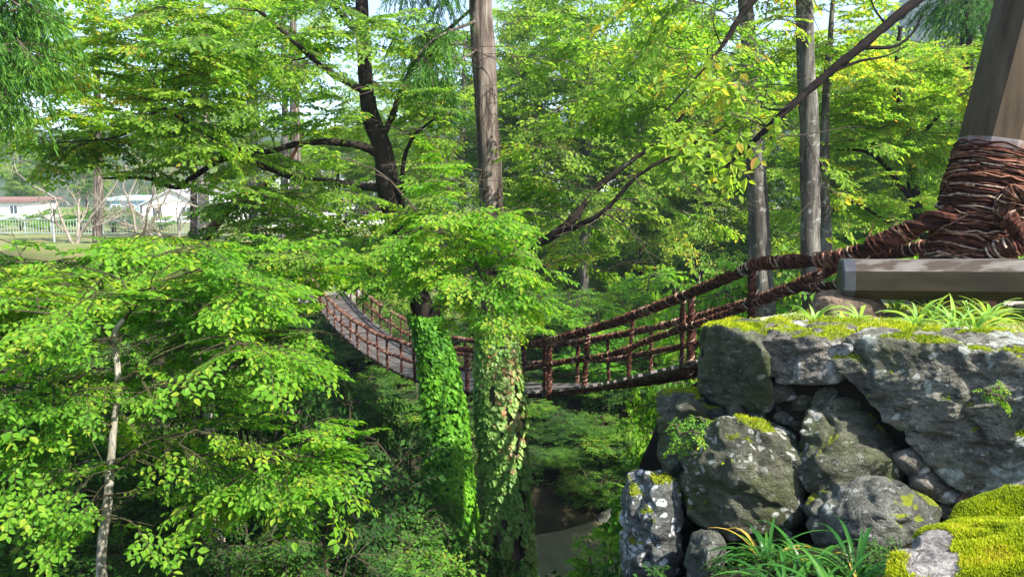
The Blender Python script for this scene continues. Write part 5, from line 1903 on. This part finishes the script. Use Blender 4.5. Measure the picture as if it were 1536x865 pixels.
def house(name, label, px, Y, w, d, h, rh, wall, roof, rot=0.0, cat='house', wins=3, gable=True):
    b = far_ground(px, Y)
    root = empty(name, b, label, cat)
    cr, sr = math.cos(rot), math.sin(rot)
    Rm = np.array([[cr, sr, 0], [-sr, cr, 0], [0, 0, 1]])

    def T(v):
        return np.asarray(v, float) @ Rm + b
    mb = MB()
    V = np.array([[-w / 2, -d / 2, -.5], [w / 2, -d / 2, -.5], [w / 2, d / 2, -.5], [-w / 2, d / 2, -.5], [-w / 2, -d / 2, h], [w / 2, -d / 2, h], [w / 2, d / 2, h], [-w / 2, d / 2, h]])
    mb.add(T(V), [[0, 1, 5, 4], [1, 2, 6, 5], [2, 3, 7, 6], [3, 0, 4, 7]], 0, .5)
    if gable:   # ridge runs away from the viewer: gable faces us
        V = np.array([[-w / 2, -d / 2, h], [w / 2, -d / 2, h], [0, -d / 2, h + rh], [-w / 2, d / 2, h], [w / 2, d / 2, h], [0, d / 2, h + rh]])
        mb.add(T(V), [[0, 1, 2], [4, 3, 5]], 0, .5)
    mb.build('wall', M[wall], root)
    mb = MB()
    o = .45
    if gable:
        for sgn in (-1, 1):
            q = [[0, -d / 2 - o, h + rh + .03], [sgn * (w / 2 + o), -d / 2 - o, h - o * rh / (w / 2) + .03], [sgn * (w / 2 + o), d / 2 + o, h - o * rh / (w / 2) + .03], [0, d / 2 + o, h + rh + .03]]
            V = np.array(q + [[a, c, e + .16] for a, c, e in q])
            mb.add(T(V), [[0, 1, 2, 3], [4, 7, 6, 5], [0, 4, 5, 1], [1, 5, 6, 2], [2, 6, 7, 3], [3, 7, 4, 0]], 0, .5)
    else:
        V = np.array([[-w / 2 - o, -d / 2 - o, h + .02], [w / 2 + o, -d / 2 - o, h + .02], [w / 2 + o, d / 2 + o, h + .5], [-w / 2 - o, d / 2 + o, h + .5]])
        V = np.vstack([V, V + [0, 0, rh]])
        mb.add(T(V), [[0, 3, 2, 1], [4, 5, 6, 7], [0, 1, 5, 4], [1, 2, 6, 5], [2, 3, 7, 6], [3, 0, 4, 7]], 0, .5)
    mb.build('roof', M[roof], root)
    for k in range(wins):
        xx = -w / 2 + w * (k + .5) / wins
        mb = MB()
        c = np.array([xx, -d / 2 - .02, h * .58])
        V = np.array([[a, e, f] for f in (-.6, .6) for e in (-.03, .03) for a in (-.55, .55)]) + c
        mb.add(T(V), [[0, 2, 3, 1], [4, 5, 7, 6], [0, 1, 5, 4], [2, 6, 7, 3], [0, 4, 6, 2], [1, 3, 7, 5]], 0, .5)
        wn = mb.build('window', M['glass_dark'], root)
        mb = MB()
        for s_, c_ in (((1.3, .05, .1), (0, -.06, .65)), ((1.3, .05, .1), (0, -.06, -.65)), ((.1, .05, 1.2), (-.6, -.06, 0)), ((.1, .05, 1.2), (.6, -.06, 0)), ((.06, .05, 1.2), (0, -.06, 0))):
            x, y, z = [q / 2 for q in s_]
            V = np.array([[a, e, f] for f in (-z, z) for e in (-y, y) for a in (-x, x)]) + c + np.array(c_)
            mb.add(T(V), [[0, 2, 3, 1], [4, 5, 7, 6], [0, 1, 5, 4], [2, 6, 7, 3], [0, 4, 6, 2], [1, 3, 7, 5]], 0, .5)
        mb.build('frame', M['wall_white'], wn)
    return root


house('white_house', 'white house with a grey gabled roof beyond the lawn', 268, 104, 7.0, 9, 2.3, 1.9, 'wall_white', 'roof_grey', .25, wins=2)
house('blue_house', 'low blue house with a pale roof left of the white gable', 212, 108, 5.4, 7, 2.9, .3, 'wall_blue', 'roof_blue', .1, wins=3, gable=False)
house('white_house', 'long white building with a dull red roof at the far left', 8, 118, 12, 8, 2.6, .4, 'wall_white', 'roof_red', -.05, wins=4, gable=False)
house('white_building', 'large white building seen through the limbs left of the dark trunk', 500, 85, 13, 9, 5.6, .35, 'wall_white', 'roof_grey', .05, 'building', 5, False)
house('white_house', 'pale house half hidden by leaves right of the white gable', 345, 110, 9, 8, 4.2, .35, 'wall_white', 'roof_grey', .1, wins=3, gable=False)
house('white_building', 'pale house glimpsed through the leaves right of the cedar', 860, 75, 9, 8, 5.0, .35, 'wall_white', 'roof_grey', 0, 'building', 3, False)

# railing along the lawn
a = far_ground(-60, 58)
root = empty('metal_fence', a, 'pale green metal railing along the far lawn', 'fence')
xs = np.arange(P(-80, 340, 58)[0], P(330, 340, 58)[0], .22)
mb = MB()
for x in xs:
    z = ground(x, 58)[0]
    boxm(mb, [x, 58, z + .62], [.035, .03, 1.1])
mb.build('bars', M['fence_metal'], root)
for hgt in (.12, 1.15):
    mb = MB()
    tube(mb, np.array([[x, 58.0, ground(x, 58)[0] + hgt] for x in xs[::6]]), .035, 6)
    mb.build('rail', M['fence_metal'], root)
for x in xs[::9]:
    mb = MB()
    tube(mb, np.array([[x, 58.06, ground(x, 58)[0] - .2], [x, 58.06, ground(x, 58)[0] + 1.3]]), .05, 8)
    mb.build('post', M['fence_metal'], root)

b = far_ground(80, 44)
root = empty('metal_pole', b, 'thin grey metal pole standing on the lawn at the left', 'pole')
mb = MB()
tube(mb, np.array([b - [0, 0, .2], b + [0, 0, 2.2]]), .06, 10)
mb.build('shaft', M['pole_metal'], root)
mb = MB()
tube(mb, np.array([b + [0, 0, 2.2], b + [0, 0, 2.3]]), [.075, .05], 10)
mb.build('cap', M['pole_metal'], root)

# bare pale tree on the lawn
def bare_tree(label, px, Y, seed, H=6.4):
    g = np.random.default_rng(seed)
    b = far_ground(px, Y)
    root = empty('bare_tree', b, label, 'tree')
    tm, cm = MB(), MB()

    def br(o, d, L, r, dep, mb):
        n = 6
        pts = [o]
        for k in range(n):
            d = unit(d + g.normal(0, .16, 3) + np.array([0, 0, .03]))
            pts.append(pts[-1] + d * L / n)
        tube(mb, np.array(pts), np.linspace(r, r * .55, n + 1), 6 if r > .03 else 4, 0, cap=False)
        if dep:
            for k in range(3 if dep > 1 else 4):
                q = pts[g.integers(2, n + 1)]
                br(q, unit(d + g.normal(0, .65, 3)), L * g.uniform(.55, .85), r * .5, dep - 1, cm)
    for k in range(3):
        br(b - [0, 0, .2], unit([g.normal(0, .5), g.normal(0, .4), 1]), H * .5, .09, 4, tm)
    tm.build('trunk', M['bark_white_twig'], root)
    cm.build('branches', M['bark_white_twig'], root)


bare_tree('bare pale branched tree on the lawn left of the blue house', 205, 42, 3)
bare_tree('bare pale tree with long low boughs left of the brown trunk', 112, 40, 12, 5.6)
bare_tree('thin bare tree in front of the white gable', 262, 46, 8, 5.4)

for k, (px, Y, r, pyt, lb, bark, leaf) in enumerate([
        (144, 44, .27, 90, 'thick brown trunk on the lawn left of the blue house', 'bark_cedar', 'leaf_yellow'),
        (288, 47, .22, 60, 'dark trunk on the lawn beside the white gable', 'bark_dark', 'leaf_yellow'),
        (303, 50, .38, 40, 'broad pale trunk right of the white gable', 'bark_pale', 'leaf_far'),
        (378, 48, .30, 40, 'grey trunk seen through the crooked limbs', 'bark_grey', 'leaf_far'),
        (440, 42, .34, 60, 'sunlit brown trunk above the far end of the bridge', 'bark_cedar', 'leaf_far'),
        (425, 46, .22, 80, 'slim grey trunk beside the sunlit brown one', 'bark_grey', 'leaf_far')]):
    b = far_ground(px, Y)
    t = P(px, pyt, Y)
    pts = [b - [0, 0, .3], b * .5 + t * .5 + [.1, 0, 0], t, t + [0, 0, 3.0]]
    cz = t[2] + 1.2
    T = ellip([t[0], Y, cz - 1.0], [3.2, 2.4, 4.0], 30, .3)
    make_tree('lawn_tree', lb, 'tree', b, (pts, [r, r * .85, r * .6, r * .2]), [], [dict(targets=T, tpl='small', spray=.75, pad=1.0, nside=4, tone=(.3, .9))], leaf, bark, group='trees on the far lawn')

# small landing where the bridge ends
c = near_at(S_END + .9, .8)
mb = MB()
zz = deck_z(S_END) - .03
boxm(mb, [c[0], c[1], zz - .6], [3.2, 2.2, 1.2], rot=math.atan2(D2[1], D2[0]) - PI / 2)
boxm(mb, [c[0] + D2[0] * 1.5, c[1] + D2[1] * 1.5, zz - .4], [3.2, 1.2, 1.2], rot=math.atan2(D2[1], D2[0]) - PI / 2)
tag(mb.build('stone_landing', M['stone_landing']), None, None, kind='structure')

# ------------------------------------------------------------------ far air
mb = MB()
boxm(mb, [-60, 470, 95], [1500, 1000, 290])
hz = mb.build('haze', newmat('haze_air')[0])
hz['kind'] = 'stuff'
hm = hz.data.materials[0]
hm.node_tree.nodes.remove(hm.node_tree.nodes['Principled BSDF'])
pv = hm.node_tree.nodes.new('ShaderNodeVolumePrincipled')
pv.inputs['Color'].default_value = (.70, .84, 1, 1)
pv.inputs['Density'].default_value = .0005
pv.inputs['Anisotropy'].default_value = .2
hm.node_tree.links.new(pv.outputs[0], hm.node_tree.nodes['Material Output'].inputs['Volume'])

# ------------------------------------------------------------------ light, sky, camera
el = math.asin(SUN[2])
w = bpy.data.worlds.new('World')
SC.world = w
w.use_nodes = True
nt = w.node_tree
sky = nt.nodes.new('ShaderNodeTexSky')
sky.sky_type = 'NISHITA'
sky.sun_disc = False
sky.sun_elevation = el
sky.sun_rotation = math.atan2(SUN[0], SUN[1])
sky.air_density = 1.0
sky.dust_density = 1.0
bg = nt.nodes['Background']
bg.inputs['Strength'].default_value = .13
nt.links.new(sky.outputs[0], bg.inputs[0])
ld = bpy.data.lights.new('Sun', 'SUN')
ld.energy = 5.0
ld.angle = math.radians(.5)
ld.color = (1, .95, .86)
lo = bpy.data.objects.new('Sun', ld)
COL.objects.link(lo)
lo.rotation_euler = Vector([-q for q in SUN]).to_track_quat('-Z', 'Y').to_euler()

cam = bpy.data.cameras.new('Camera')
cam.sensor_width = 36
cam.lens = 36 * FPX / W0
cam.clip_end = 3000
cam.clip_start = .05
co = bpy.data.objects.new('Camera', cam)
COL.objects.link(co)
co.location = (0, 0, E)
co.rotation_euler = (PI / 2 - PITCH, 0, 0)
SC.camera = co
SC.view_settings.view_transform = 'Standard'
SC.view_settings.look = 'None'
SC.view_settings.exposure = 1.6
SC.view_settings.gamma = 1
SC.view_settings.use_curve_mapping = False
SC.cycles.max_bounces = 8
SC.cycles.diffuse_bounces = 4
SC.cycles.transmission_bounces = 6
print('faces', sum(len(m.polygons) for m in bpy.data.meshes))
